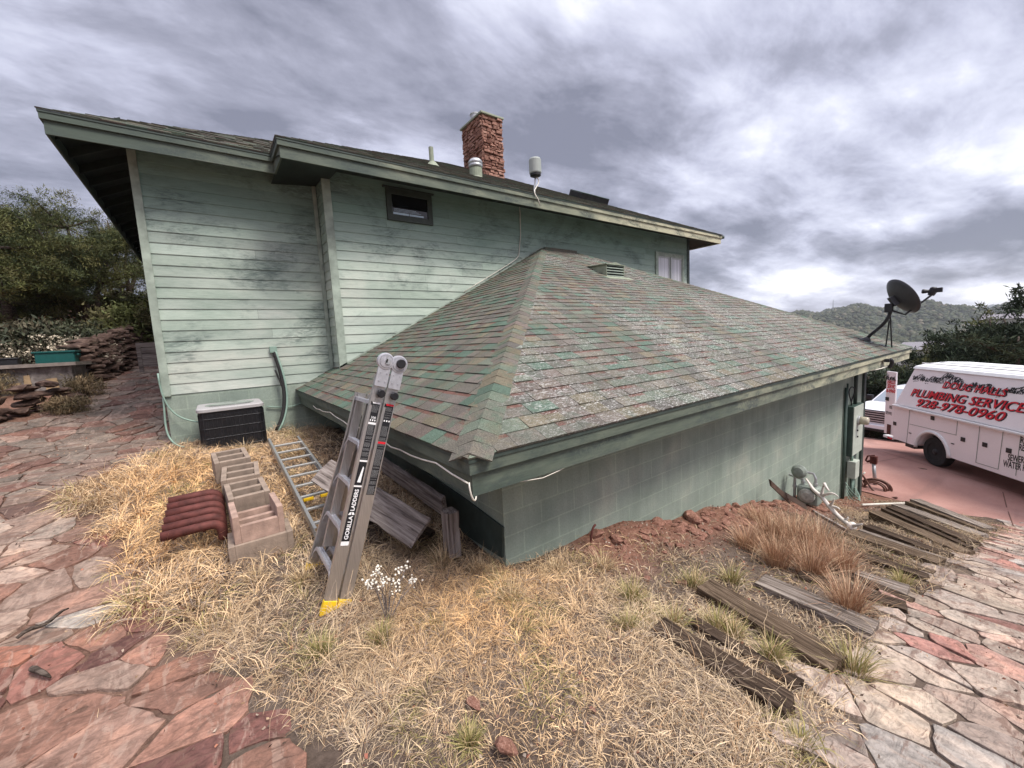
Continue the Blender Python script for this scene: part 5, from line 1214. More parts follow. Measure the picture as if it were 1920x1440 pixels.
rg=lambda s: 2.45+.17*abs(math.sin(s*1.9+1.2))*abs(math.cos(s*.8+.2))+.05*math.sin(s*7)+.035*math.sin(s*15)
mount(upper,-1.02,SF-.3,rg,2.35,.006,True,4,260)
mount(rd,d0+.02,SRr-.03,lambda s:2.42+.05*math.sin(s*12)+.03*math.sin(s*29),2.26,.003,False,6,22)

# --- white pickup, front towards the viewer, partly behind the corner
TX=V3(20.6,4.12,0); TX[2]=float(gz(TX[0],TX[1]))+.03
tr=thing('pickup_truck','white pickup truck with a black chrome grille parked between the house corner and the van','pickup truck',TX)
td=V3(-.955,.297,0); td/=np.linalg.norm(td); tn=V3(td[1],-td[0],0)   # forward, and towards its right in the picture
if tn[1]>0: tn=-tn
def TP(s,y,z): return TX+td*s+tn*y+V3(0,0,z)
prf=[(.0,.45),(.0,.95),(-.08,1.18),(-1.2,1.30),(-2.0,1.88),(-3.3,1.90),(-3.9,1.30),(-5.6,1.28),(-5.65,.5)]
mb=MB(); mb.prism([TP(s,-.98,z) for s,z in prf[:4]+[(-3.9,1.30),(-5.6,1.28),(-5.65,.5)]],tn*1.96); tb=mb.build('body',M['vanpaint2'],tr,bevel=.06)
mb=MB(); V=[TP(-1.2,-.85,1.29),TP(-1.2,.85,1.29),TP(-3.95,.85,1.29),TP(-3.95,-.85,1.29),TP(-2.0,-.68,1.86),TP(-2.0,.68,1.86),TP(-3.4,.68,1.88),TP(-3.4,-.68,1.88)]
mb.add(V,[(0,3,2,1),(4,5,6,7),(0,1,5,4),(1,2,6,5),(2,3,7,6),(3,0,4,7)]); cbn=mb.build('cabin',M['vanpaint2'],tr,bevel=.04)
mb=MB(); o_=td*.012; mb.quad(TP(-1.27,-.76,1.34)+o_,TP(-1.27,.76,1.34)+o_,TP(-1.95,.62,1.82)+o_,TP(-1.95,-.62,1.82)+o_); gw_=G('windscreen_painted_sky',.08,spec=1.0).base((.22,.26,.32)).m; mb.build('windscreen',gw_,tr)  # blue-grey sky reflection painted into the glass colour
mb=MB(); mb.obox(TP(.0,0,.93),td*.03,tn*.62,V3(0,0,.24)); gr2=mb.build('grille',M['black'],tr,bevel=.03)
mb=MB()
for k in range(5): mb.obox(TP(.035,0,.76+k*.09),td*.01,tn*.56,V3(0,0,.016))
mb.build('grille_bar',M['alu_bright'],gr2)
for sg in (-1,1):
    mb=MB(); mb.prism([TP(.035,sg*.62,1.10),TP(.0,sg*.95,1.12),TP(-.05,sg*.965,.92),TP(.035,sg*.66,.98)],td*.02); hl=mb.build('headlight',M['alu_bright'],tr,bevel=.01)
    mb=MB(); mb.prism([TP(.037,sg*.66,.95),TP(.0,sg*.93,.88),TP(.0,sg*.93,.82),TP(.037,sg*.66,.84)],td*.012); mb.build('lamp_surround',M['black'],hl)
    mb=MB(); mb.obox(TP(.03,sg*.84,.62),td*.02,tn*.07,V3(0,0,.09)); mb.build('fog_lamp',M['black'],tr,bevel=.01)
    mb=MB(); mb.obox(TP(-1.6,sg*1.07,1.42),td*.08,tn*.12,V3(0,0,.10)); mb.build('wing_mirror',M['black'],tr,bevel=.03)
    for s_ in (-.95,-4.6):
        wheel(tr,TP(s_,sg*.86,.42),tn*sg,.43,.26,.7)
        mb=MB(); mb.lathe(TP(s_,sg*.975,.45),tn*sg,[(.50,0),(.50,.014)],24); mb.build('arch_shadow_disc',M['black'],tr)  # black disc standing in for the shade inside the wheel arch
mb=MB(); mb.obox(TP(.05,0,.52),td*.07,tn*.96,V3(0,0,.10)); mb.build('bumper',M['vanpaint2'],tr,bevel=.03)
mb=MB(); mb.obox(TP(.08,0,.42),td*.06,tn*.7,V3(0,0,.05)); mb.build('skid_plate',M['black'],tr)

# ================================================================== ROCKS
def rock_mesh(name,seed,mat,flat=.6,ang=.35,sub=3):
    bm=bmesh.new(); bmesh.ops.create_icosphere(bm,subdivisions=sub,radius=1)
    r_=random.Random(seed); pl=[(Vector((r_.gauss(0,1),r_.gauss(0,1),r_.gauss(0,1))).normalized(),r_.uniform(.5,.85)) for _ in range(13)]
    off=Vector((seed*3.1,seed*1.7,seed*.3))
    for v in bm.verts:
        for n,d in pl:
            k=v.co.dot(n)-d
            if k>0: v.co-=n*k*.92
        v.co*=1+.16*mnoise.noise(v.co*1.6+off)+.07*mnoise.noise(v.co*5+off)
        v.co.z*=flat
    me=bpy.data.meshes.new(name); bm.to_mesh(me); bm.free(); me.materials.append(mat); return me
RM=[rock_mesh('rock_shape',k,M['redrock'],rnd.uniform(.5,.8)) for k in range(7)]
def rock(name,me,p,sc,rot,label,cat='rock',group=None):
    o=bpy.data.objects.new(name,me); COL.objects.link(o); o.location=[float(q) for q in p]; o.scale=sc; o.rotation_euler=rot; return tag(o,label,cat,group)
r_=random.Random(77)
GRP='red sandstone rubble against the block wall'
for (u,v,sz,lab) in ((1274,980,.115,'largest rounded red boulder touching the green block wall'),(1300,993,.09,'second rounded red boulder below and right of the largest one'),(1212,992,.07,'angular red rock at the left end of the rubble bank by the wall')):
    p=hit(u,v); rock('sandstone_rock',r_.choice(RM),(p[0],min(p[1],YC-.1),float(ztop(p[0],p[1]))+sz*.35),(sz*1.2,sz,sz),(0,0,r_.uniform(0,6)),lab,'rock',GRP)
for k in range(150):
    x=r_.uniform(2.35,8.4); y=YC-.05-abs(r_.gauss(0,.24)); 
    if y<1.7: continue
    sz=r_.choice((.02,.028,.035,.045,.06)) if k>16 else r_.uniform(.05,.08)
    if y>YC-sz: y=YC-sz-.01
    rock('sandstone_rock',r_.choice(RM),(x,y,float(ztop(x,y))+sz*.25),(sz*r_.uniform(.9,1.6),sz,sz*r_.uniform(.8,1.2)),(r_.uniform(-.4,.4),r_.uniform(-.4,.4),r_.uniform(0,6)),'small broken red sandstone rock on the dirt bank along the green block wall','rock',GRP)
for (u,v,sz,lab) in ((945,1410,.055,'pinkish orange pointed stone lying alone in the grass at the bottom of the photo'),(890,1328,.042,'orange stone half hidden in grass above the pointed one'),(1112,1334,.018,'tiny orange pebble in the dry grass right of the half hidden orange stone')):
    p=hit(u,v); rock('loose_stone',RM[2 if sz>.05 else 4],(p[0],p[1],p[2]+sz*.55),(sz*.8,sz*1.25,sz*.8),(.2,.3,.5),lab,'stone')
for k,(u,v,a,L,lab) in enumerate(((85,1185,.75,.42,'long grey dead stick lying on the red flagstones at left'),(75,1278,-.3,.16,'short twisted dark driftwood piece on the flagstones below the long stick'))):
    p=hit(u,v)+V3(0,0,.06); t=thing('dead_stick',lab,'stick',p); mb=MB(); d=V3(math.cos(a),math.sin(a),0) if k==0 else V3(1,-.3,0)
    if k==0: q=hit(132,1157)+V3(0,0,.06); p0=hit(35,1213)+V3(0,0,.06); pts=[p0+(q-p0)*t_+V3(0,0,.012*math.sin(t_*9)) for t_ in np.linspace(0,1,9)]; rr=[.010,.012,.013,.013,.012,.012,.011,.009,.005]
    else: p0=hit(62,1268)+V3(0,0,.05);q=hit(98,1283)+V3(0,0,.04); pts=bez([p0,p0+V3(.02,-.06,.03),q+V3(-.03,.03,.03),q],8); rr=[.012,.016,.018,.016,.014,.014,.012,.009,.004]
    mb.tube(pts,rr,7); mb.build('stick',M['bark'],t,smooth=True)

# ================================================================== LEFT BACKGROUND: walls, planter, crates
def stonewall(name,label,pts,h,thick,mat,seed,szr=(.14,.38),rows=4,batter=.0):
    """dry stacked wall along pts [(x,y)] ; one mesh of stacked stones"""
    r_=random.Random(seed); bmv=MB(); 
    base=[rock_mesh('tmp',100+k,mat,.62,sub=2) for k in range(4)]; ar=[]
    for me in base:
        ar.append(([tuple(v.co) for v in me.vertices],[tuple(p.vertices) for p in me.polygons])); 
    for a,b in zip(pts[:-1],pts[1:]):
        a=np.array(a,float);b=np.array(b,float); L=np.linalg.norm(b-a); d=(b-a)/L; n=np.array([-d[1],d[0]])
        for row in range(rows):
            rh=h/rows; s=r_.uniform(-.1,.05)
            while s<L:
                w=r_.uniform(*szr); q=a+d*(s+w/2)+n*(r_.uniform(-.05,.05)+batter*row); z=float(gz(q[0],q[1]))+rh*(row+.5)+r_.uniform(-.03,.03)
                V,F=ar[r_.randrange(4)]; ang=math.atan2(d[1],d[0])+r_.uniform(-.2,.2); ca,sa=math.cos(ang),math.sin(ang); fl=r_.choice((1,-1))
                VV=[]
                for (x,y,zz) in V:
                    x=x*w*.56*fl;y=y*thick*.5;zz=zz*rh*.95; VV.append((q[0]+x*ca-y*sa,q[1]+x*sa+y*ca,z+zz))
                bmv.add(VV,F); s+=w*.93
    for me in base: bpy.data.meshes.remove(me)
    o=bmv.build(name,mat,smooth=False); return tag(o,label,'stone wall')
lw1=[hit(-40,800)[:2],hit(45,778)[:2],hit(112,765)[:2]]
stonewall('stone_wall','low dry stacked stone wall of large brown rocks at the far left of the patio',[tuple(q) for q in lw1],.52,.42,M['darkrock'],3,(.25,.6),4)
stonewall('stone_wall','dark red rubble retaining wall climbing the slope left of the path',[(-2.12,12.9),(-1.9,13.8),(-1.6,15.0),(-1.25,16.4)],.85,.5,M['darkrock'],5,(.10,.30),7,.07)
# planter of stone with a flat rim
pc_=V3(-3.0,12.9,1.22); pl_=thing('stone_planter','square stone faced planter with a flat concrete rim left of the path','planter',pc_)
ra=-.12; ca,sa=math.cos(ra),math.sin(ra)
def PLt(x,y,z): return pc_+V3(x*ca-y*sa,x*sa+y*ca,z)
mb=MB(); mb.prism([PLt(-.75,-.6,0),PLt(.72,-.6,0),PLt(.72,.7,0),PLt(-.75,.7,0)],(0,0,.55)); mb.build('planter_box',M['greyrock'],pl_,bevel=.02)
mb=MB()
for a_,b_ in (((-.85,-.70),(.82,-.50)),((-.85,.6),(.82,.8)),((-.85,-.499),(-.62,.599)),((.6,-.499),(.82,.599))): mb.prism([PLt(a_[0],a_[1],.55),PLt(b_[0],a_[1],.55),PLt(b_[0],b_[1],.55),PLt(a_[0],b_[1],.55)],(0,0,.07))
mb.build('planter_rim',simple('worn_concrete_rim',(.20,.17,.15),.9,bump=.4),pl_)
mb=MB()
for x,w,h in ((-.62,.12,.30),(-.42,.18,.22),(-.20,.17,.2),(0,.12,.34),(.3,.2,.25)): mb.prism([PLt(x,-.602,.06),PLt(x+w,-.602,.08),PLt(x+w-.02,-.602,.06+h),PLt(x+.02,-.602,.05+h)],(0,-.02,0))
mb.build('planter_stones',simple('tan_facing_stone',(.34,.24,.14),.9,bump=.4),pl_)
mb=MB(); mb.prism([PLt(-.6,-.48,.5),PLt(.58,-.48,.5),PLt(.58,.58,.5),PLt(-.6,.58,.5)],(0,0,.08)); mb.build('soil_fill',M['darkrock'],pl_)
tc_=PLt(.3,.1,.60); tt=thing('storage_tote','teal green plastic storage tote sitting on the stone planter','plastic tote',tc_)
mb=MB(); mb.obox(tc_+V3(.02,0,.12),(.30,-.036,0),(.02,.18,0),(0,0,.12)); mb.build('tote_body',M['teal'],tt,bevel=.02)
mb=MB(); mb.obox(tc_+V3(.02,0,.25),(.33,-.039,0),(.023,.20,0),(0,0,.018)); mb.obox(tc_+V3(.34,-.05,.18),(.02,0,0),(0,.08,0),(0,0,.02)); mb.build('tote_lid',M['teal'],tt,bevel=.008)
b2=PLt(-.42,.1,.6); t=thing('black_pot','small black plastic pot on the planter left of the teal tote','plant pot',b2); mb=MB(); mb.obox(b2+V3(0,0,.07),(.15,0,0),(0,.12,0),(0,0,.07)); mb.obox(b2+V3(0,0,.15),(.165,0,0),(0,.135,0),(0,0,.015)); mb.build('pot_body',M['black'],t,bevel=.01)
# wooden box and boards at the end of the path
bx=V3(-1.05,13.6,1.5); t=thing('wood_crate','open weathered timber crate at the end of the path beside the house','crate',bx)
mb=MB()
for x in (-.42,.38): mb.box((bx[0]+x,bx[1]-.04,bx[2]-.1),(bx[0]+x+.08,bx[1]+.04,bx[2]+.72))
mb.box((bx[0]-.42,bx[1]-.05,bx[2]+.62),(bx[0]+.46,bx[1]-.041,bx[2]+.72)); mb.box((bx[0]-.42,bx[1]+.6,bx[2]-.1),(bx[0]+.46,bx[1]+.64,bx[2]+.7)); mb.build('crate_frame',M['plank'],t)
mb=MB(); mb.prism([(bx[0]+.02,bx[1]-.12,bx[2]-.05),(bx[0]+.16,bx[1]-.12,bx[2]-.05),(bx[0]+.26,bx[1]-.06,bx[2]+.66),(bx[0]+.15,bx[1]-.06,bx[2]+.66)],(0,.03,0)); mb.build('crate_slat',M['plank'],t)

# ================================================================== VEGETATION
def quads_cloud(cent,size,up,rg,asp=1.0,wf=1.):
    n=len(cent); a=rg.normal(size=(n,3)); a[:,2]+=up; a/=np.linalg.norm(a,axis=1)[:,None]; b=rg.normal(size=(n,3)); b-=a*(a*b).sum(1)[:,None]; b/=np.linalg.norm(b,axis=1)[:,None]
    s=size if np.ndim(size) else np.full(n,size); s=s[:,None]; L=a*s*asp; Wd=b*s*.5*wf
    P=np.stack([cent-Wd*.6,cent+L*.5-Wd,cent+L,cent+L*.5+Wd],1).reshape(-1,3); return P,np.arange(4*n).reshape(n,4)
def tree(name,label,cat,loc,h,rad,seed,greens,nleaf=9000,leaf=.12,trunk_h=.3,group=None,shape='juniper',limbs=9,lean=(0,0),tr=.16,cmesh=None):
    r_=random.Random(seed); rg=np.random.RandomState(seed); t=thing(name,label,cat,loc,0,group,local=True)
    mb=MB(); tips=[]
    nst=1 if shape!='juniper' else 3
    for sidx in range(nst):
        a0=sidx*2.1+r_.random(); sp=0 if nst==1 else .35*rad
        tp=[V3(0,0,-.2)]; 
        for k in range(1,8):
            f=k/7; tp.append(V3(math.cos(a0)*sp*f*1.1+r_.uniform(-.06,.06)*rad+lean[0]*f,math.sin(a0)*sp*f*1.1+r_.uniform(-.06,.06)*rad+lean[1]*f,h*.86*f))
        rr=[tr*(1-.12*k) *(.75 if nst>1 else 1) for k in range(8)]; mb.tube(tp,rr,8); 
        for i in range(limbs):
            f=trunk_h+(1-trunk_h)*(i+.5)/limbs; b=tp[min(7,int(f*7))]*1; ang=r_.uniform(0,6.28)
            prof=(math.sin(math.pi*min(1,.22+.78*(1-f)))*1.0) if shape=='juniper' else (1.05-f)
            if shape=='pine': prof=1.08-f
            prof*=r_.choice((.6,.85,1.,1.15))
            R_=rad*prof*r_.uniform(.6,1.1); up=r_.uniform(.05,.4) if shape=='juniper' else r_.uniform(-.1,.15)
            e=b+V3(math.cos(ang)*R_,math.sin(ang)*R_,R_*up); m=(b+e)/2+V3(0,0,-.05*R_)
            mb.tube([b,m,e],[tr*.35,tr*.22,tr*.07],6)
            for q in np.linspace(.35,1.05,5): tips.append((b+(e-b)*q,R_*.30*(1.15-.4*q)+.04*rad))
    tips.append((V3(lean[0],lean[1],h*.92),rad*.22)); tips.append((V3(lean[0],lean[1],h),rad*.12))
    mb.build('trunk',M['bark'],t,smooth=True)
    T=np.array([q[0] for q in tips]); S_=np.array([q[1] for q in tips]); w=S_**2; w=w/w.sum(); ii=rg.choice(len(T),nleaf,p=w)
    # several sub clumps inside each tip volume
    sub=rg.normal(size=(len(T),5,3)); sub/=np.linalg.norm(sub,axis=2)[:,:,None]; sub*=rg.uniform(.2,1.,(len(T),5,1)); sub[:,:,2]*=.65
    jj=rg.randint(0,5,nleaf); c=T[ii]+sub[ii,jj]*S_[ii][:,None]*1.1+rg.normal(size=(nleaf,3))*(S_[ii]*.22)[:,None]*np.array([1,1,.8])
    V,F=quads_cloud(c,rg.uniform(.6,1.3,nleaf)*leaf,.55,rg,1.7,wf=.34)
    tone=rg.uniform(.55,1.25,(len(T),5))[ii,jj]*rg.uniform(.75,1.2,nleaf); gsel=np.array(greens)[rg.randint(0,len(greens),(len(T),5))[ii,jj]]
    raw('crown',V,F,M['veg'],t,cols=gsel*tone[:,None]); return t
GJ=[(.095,.105,.038),(.070,.085,.035),(.13,.125,.048),(.050,.065,.030)]
GD=[(.028,.042,.022),(.035,.052,.028),(.045,.058,.030),(.022,.034,.020)]
def tz(x,y,d=0): return (x,y,float(gz(x,y))+d)
LG='junipers on the hillside behind the patio'
for (u,y,h,rad,sd,nl,lab) in ((175,19.5,4.3,2.5,1,60000,'largest juniper with a forked grey trunk beside the left house corner'),(20,19,4.0,2.2,2,38000,'rounded juniper at the far left edge of the photo'),(95,25,4.9,2.0,3,30000,'tall ragged juniper rising between the two nearest ones'),(255,27,4.8,2.2,4,16000,'juniper half hidden behind the house eave'),(-60,26,5,2.9,5,16000,'dark juniper at the outer left behind the rounded one'),(215,36,5.0,3,6,12000,'distant juniper on the hill crest behind the forked one')):
    p=on(u,640,1,y); tree('juniper_tree',lab,'tree',tz(p[0],y),h,rad,sd,GJ,int(nl*1.7),.056,.34 if sd==1 else .15,LG,limbs=10)
LB='scrub bushes at the foot of the hillside'
def bush(name,label,cat,loc,w,h,seed,cols,n=5000,leaf=.06,group=None,stems=10,up=.4,flowers=None,wfl=.55):
    rg=np.random.RandomState(seed); r_=random.Random(seed); t=thing(name,label,cat,loc,0,group,local=True); mb=MB()
    for k in range(stems):
        a=r_.uniform(0,6.28); e=V3(math.cos(a)*w*.4*r_.random(),math.sin(a)*w*.4*r_.random(),h*r_.uniform(.6,.95)); mb.tube([V3(0,0,-.05),e*.5+V3(0,0,.05),e],[.012,.009,.004],5)
    mb.build('stems',M['bark'],t)
    nc=26; C=rg.uniform(-1,1,(nc,3)); C[:,2]=rg.uniform(.15,1,nc); C[:,:2]*=np.sqrt(np.clip(1-(C[:,2:3]-.3)**2,0,1))*.8; C*=np.array([w/2,w/2,h*.85])
    ii=rg.randint(0,nc,n); c=C[ii]+rg.normal(size=(n,3))*np.array([w*.10,w*.10,h*.11]); c[:,2]=np.abs(c[:,2])
    V,F=quads_cloud(c,rg.uniform(.6,1.3,n)*leaf,up,rg,1.6,wf=wfl); g=np.array(cols)[rg.randint(0,len(cols),nc)[ii]]*(rg.uniform(.6,1.2,nc)[ii]*rg.uniform(.75,1.2,n))[:,None]
    raw('foliage',V,F,M['veg'],t,cols=g)
    if flowers:
        fc,fn,fs=flowers; ii=rg.randint(0,nc,fn); c=C[ii]*np.array([1.05,1.05,1.12])+rg.normal(size=(fn,3))*np.array([w*.07,w*.07,h*.05])+np.array([0,0,h*.08]); V,F=quads_cloud(c,rg.uniform(.6,1.2,fn)*fs,.9,rg,1.0)
        raw('flower_heads',V,F,M['veg'],t,cols=np.array(fc)[None]*rg.uniform(.75,1.1,(fn,1)))
    return t
GB=[(.055,.062,.036),(.070,.070,.045),(.045,.052,.034),(.085,.075,.048)]
GB2=[(.09,.095,.03),(.075,.085,.03),(.11,.10,.045)]
for (u,y,w,h,sd,c,lab) in ((40,15.5,3.2,1.1,1,GB,'dense dark scrub bush at the far left below the junipers'),(105,15.8,2.8,1.0,2,GB,'wide dark scrub bush in front of the forked juniper'),(-30,14.8,2.6,1.0,3,GB,'dark scrub bush cut off by the left photo edge'),(155,17.2,1.6,.7,4,GB,'small scrub bush under the forked juniper trunk'),(262,16.5,2.0,1.35,5,GB2,'yellowish green bush beside the left house corner'),(235,21,2.6,1.4,6,GB2,'olive bush upslope behind the yellowish green bush'),(70,22,3.4,1.4,7,GB,'greyish scrub bush between the juniper trunks')):
    p=on(u,660,1,y); bush('scrub_bush',lab,'bush',tz(p[0],y,-.1),w,h,sd,c,9000,.085,LB)
WB=[(.14,.115,.085),(.18,.15,.11),(.11,.10,.07)]
WG='white flowering rabbitbrush along the slope'
for k,(u,y,w,h,lab) in enumerate(((5,15.0,1.7,.75,'white flowering shrub at the left edge above the stone wall'),(60,14.9,1.8,.75,'white flowering shrub behind the black pot on the planter'),(115,15.2,1.6,.75,'white flowering shrub directly behind the teal tote'),(160,14.0,1.3,.7,'white flowering shrub right of the teal tote'),(-45,14.5,1.6,.8,'white flowering shrub cut off at the left edge'),(185,15.2,1.2,.6,'small white flowering shrub on top of the rubble wall'))):
    p=on(u,690,1,y); bush('flowering_shrub',lab,'shrub',tz(p[0],y,-.05),w,h,30+k,WB,4500,.05,WG,flowers=((.62,.54,.42),1500,.055))
for k,(u,v,w,h,lab) in enumerate(((160,745,.6,.5,'thin dry straw bush at the planter corner beside the path'),(-5,742,.9,.5,'dry straw bush above the low stone wall at left'),(128,775,.6,.3,'small dry bush at the right end of the low stone wall'))):
    p=hit(u,v); bush('dry_bush',lab,'bush',(p[0],p[1],p[2]-.03),w,h,60+k,[(.20,.15,.09),(.26,.19,.11),(.15,.12,.07)],2600,.05,'dry bushes near the stone planter',up=1.2,wfl=.25)
# --- right: trees beyond the driveway
RG_='evergreens beyond the driveway'
def at_dist(u,d):
    r=ray(u,600); q=r[:2]/np.hypot(r[0],r[1])*d; return q[0],q[1]
for k,(u,d,topv,rad,nl,sh,lab) in enumerate((
 (1905,27,548,3.4,30000,'juniper','tall dark pine filling the right photo edge above the van'),
 (1850,31,588,3.6,16000,'juniper','broad evergreen just left of the tallest pine'),
 (1795,36,605,3.2,12000,'juniper','lighter olive evergreen behind the van roof front'),
 (1838,42,575,3.0,12000,'juniper','pointed evergreen rising behind the broad evergreen'),
 (1930,24,590,3.4,9000,'juniper','evergreen at the outer right edge behind the van'),
 (1690,30,690,2.8,9000,'juniper','olive evergreen right behind the opened van door'),
 (1640,28,680,2.8,9000,'juniper','evergreen filling the gap between eave corner and van'),
 (1745,33,672,3.0,9000,'juniper','low evergreen behind the van roof rear'),
 (1610,34,700,3.0,6000,'juniper','evergreen seen under the garage eave beyond the pickup'),
 (1790,44,640,3.0,6000,'juniper','evergreen half hidden behind the olive one'),
 (1712,52,655,3.4,5000,'juniper','round evergreen left of the narrow cypress'),
 (1880,48,600,4.0,9000,'juniper','evergreen behind the tallest pine'))):
    x,y=at_dist(u,d); z0=float(gz(x,y)); r=ray(u,topv); ztp=EYE[2]+r[2]/np.hypot(r[0],r[1])*d; h=max(3,ztp-z0)
    tree('evergreen_tree',lab,'tree',(x,y,z0),h,rad*(.55+.05*h)*.8,80+k,GD if k%2==0 else GJ,int(nl*3.4),.13 if d<40 else .18,.12,RG_,shape=sh,limbs=16,tr=.22)
x,y=at_dist(1741,75); z0=float(gz(x,y)); r=ray(1741,624); h=EYE[2]+r[2]/np.hypot(r[0],r[1])*75-z0
tree('cypress_tree','narrow dark cypress standing beside the grey roofed house in the valley','tree',(x,y,z0),h,1.0,150,GD,4000,.4,.05,None,shape='pine',limbs=26,tr=.15)
# --- far wooded ridge: one mass
rg=np.random.RandomState(9); N=26000
ph=rg.uniform(-.09,.46,N); dd2=60*np.exp(rg.uniform(0,1,N)**.75*math.log(1500/60.)); X=dd2*np.cos(ph); Y=dd2*np.sin(ph); Z=gz(X,Y)
ramp_=np.clip((dd2-25)/400,0,1); Z=Z+ramp_*(6*np.sin(X*.011+1)*np.sin(Y*.013)+2.0*np.sin(X*.04)*np.cos(Y*.05))*np.clip(1-(dd2-1200)/500,0,1)
rad=rg.uniform(1.2,3.0,N)*(1+dd2/1900); hh_=rad*rg.uniform(1.0,1.8,N)
th=np.arange(7)*2*np.pi/7; rings=[(.75,.12),(1.,.45),(.62,.82),(.0,1.05)]
V=[]; 
jit=rg.uniform(.7,1.3,(N,4,7))
for ri,(a,b) in enumerate(rings):
    V.append(np.stack([X[:,None]+rad[:,None]*a*jit[:,ri]*np.cos(th)[None],Y[:,None]+rad[:,None]*a*jit[:,ri]*np.sin(th)[None],Z[:,None]+hh_[:,None]*(b+.10*(jit[:,ri]-1))],-1))
V=np.concatenate(V,1).reshape(-1,3); F=[]
base=np.arange(N)[:,None]*28
for ri in range(3):
    for k in range(7): F.append(np.stack([base[:,0]+ri*7+k,base[:,0]+ri*7+(k+1)%7,base[:,0]+(ri+1)*7+(k+1)%7,base[:,0]+(ri+1)*7+k],-1))
F=np.stack(F,1).reshape(-1,4)
gc=np.array([(.040,.052,.028),(.055,.064,.034),(.075,.078,.045),(.032,.042,.026),(.13,.115,.08)])[rg.choice(5,N,p=[.3,.3,.2,.14,.06])]*rg.uniform(.7,1.25,(N,1))
fw=raw('distant_woodland',V,F,M['veg'],cols=np.repeat(gc,21,axis=0)); tag(fw,'grey green wooded hills across the valley','woodland',kind='stuff')
# houses on the far ridge
hw=simple('far_white_wall',(.62,.60,.57),.8); hr=simple('far_grey_roof',(.20,.19,.21),.8)
def far_house(u,v,d,w,h,label,roofonly=False,group='small houses among the trees across the valley'):
    x,y=at_dist(u,d); r=ray(u,v); z=EYE[2]+r[2]/np.hypot(r[0],r[1])*d
    if d>250: z=float(gz(x,y))+ (6*math.sin(x*.011+1)*math.sin(y*.013)+2.0*math.sin(x*.04)*math.cos(y*.05))*min(1,(d-25)/400)+8.0
    t=thing('distant_house',label,'house',(x,y,z),0,group)
    e=V3(-y,x,0)/math.hypot(x,y); f_=V3(x,y,0)/math.hypot(x,y); c=V3(x,y,z)
    mb=MB(); mb.obox(c-V3(0,0,h*.5),e*w/2,f_*w*.35,V3(0,0,h)); wl=mb.build('wall',hw,t)
    mb=MB(); A_=[c+V3(0,0,h*.5)+e*w*.56*i+f_*w*.42*j_ for i,j_ in ((-1,-1),(1,-1),(1,1),(-1,1))]+[c+V3(0,0,h*1.0)+e*w*.4*i for i in (-1,1)]
    mb.add(A_,[(0,1,5,4),(1,2,5),(2,3,4,5),(3,0,4),(0,3,2,1)]); mb.build('roof',hr if d<300 else hw,t)
    mb=MB()
    for k in ((-.3,0,.28) if d<250 else (.1,)): mb.obox(c+e*w*k-f_*(w*.352)-V3(0,0,h*.1),e*w*.06,f_*.05,V3(0,0,h*.22))
    mb.build('window',M['black'],t)
far_house(1551,586.5,820,20,3.2,'long low white house on the left part of the far ridge')
far_house(1618,594,640,11,3.2,'small white house among trees below the ridge near the satellite dish')
far_house(1760,598,620,9,2.4,'tiny pale house far right on the wooded hillside')
far_house(1738,622,300,5,1.6,'tiny pale house above the dark cypress tree')
far_house(1745,667,78,6.2,1.9,'grey roofed house among trees beyond the driveway')
far_house(1878,608,95,4.5,1.6,'pale roofed house glimpsed between the right hand evergreens')
x,y=at_dist(1561,1150); z=float(gz(x,y)); t=thing('radio_mast','thin grey radio mast standing on far left ridge top','mast',(x,y,z))
mb=MB(); mb.tube([(x,y,z-4),(x,y,z+26)],[1.0,.4],6); mb.tube([(x,y-1.5,z+9),(x,y+1.5,z+9)],.5,5); mb.build('mast_pole',M['galv'],t)
# far blue mountain
mb=MB(); P=[]
d=4200.
for i in range(40):
    u=1700+i*16; x,y=at_dist(u,d); zt_=np.interp(u,[1790,1815,1830,1850,1862,1880,1900,1960],[-60,10,42,62,64,48,42,30])+(3*math.sin(i*2.1)+2*math.sin(i*5.3)); P.append((x,y,zt_))
for i in range(39):
    a=P[i];b=P[i+1]; mb.add([(a[0],a[1],-60),(b[0],b[1],-60),b,a,(a[0]+900,a[1],-60),(b[0]+900,b[1],-60)],[(0,1,2,3),(3,2,5,4)])
o=mb.build('mountains',simple('blue_grey_mountain',(.10,.12,.12),.9),smooth=True); tag(o,kind='structure')

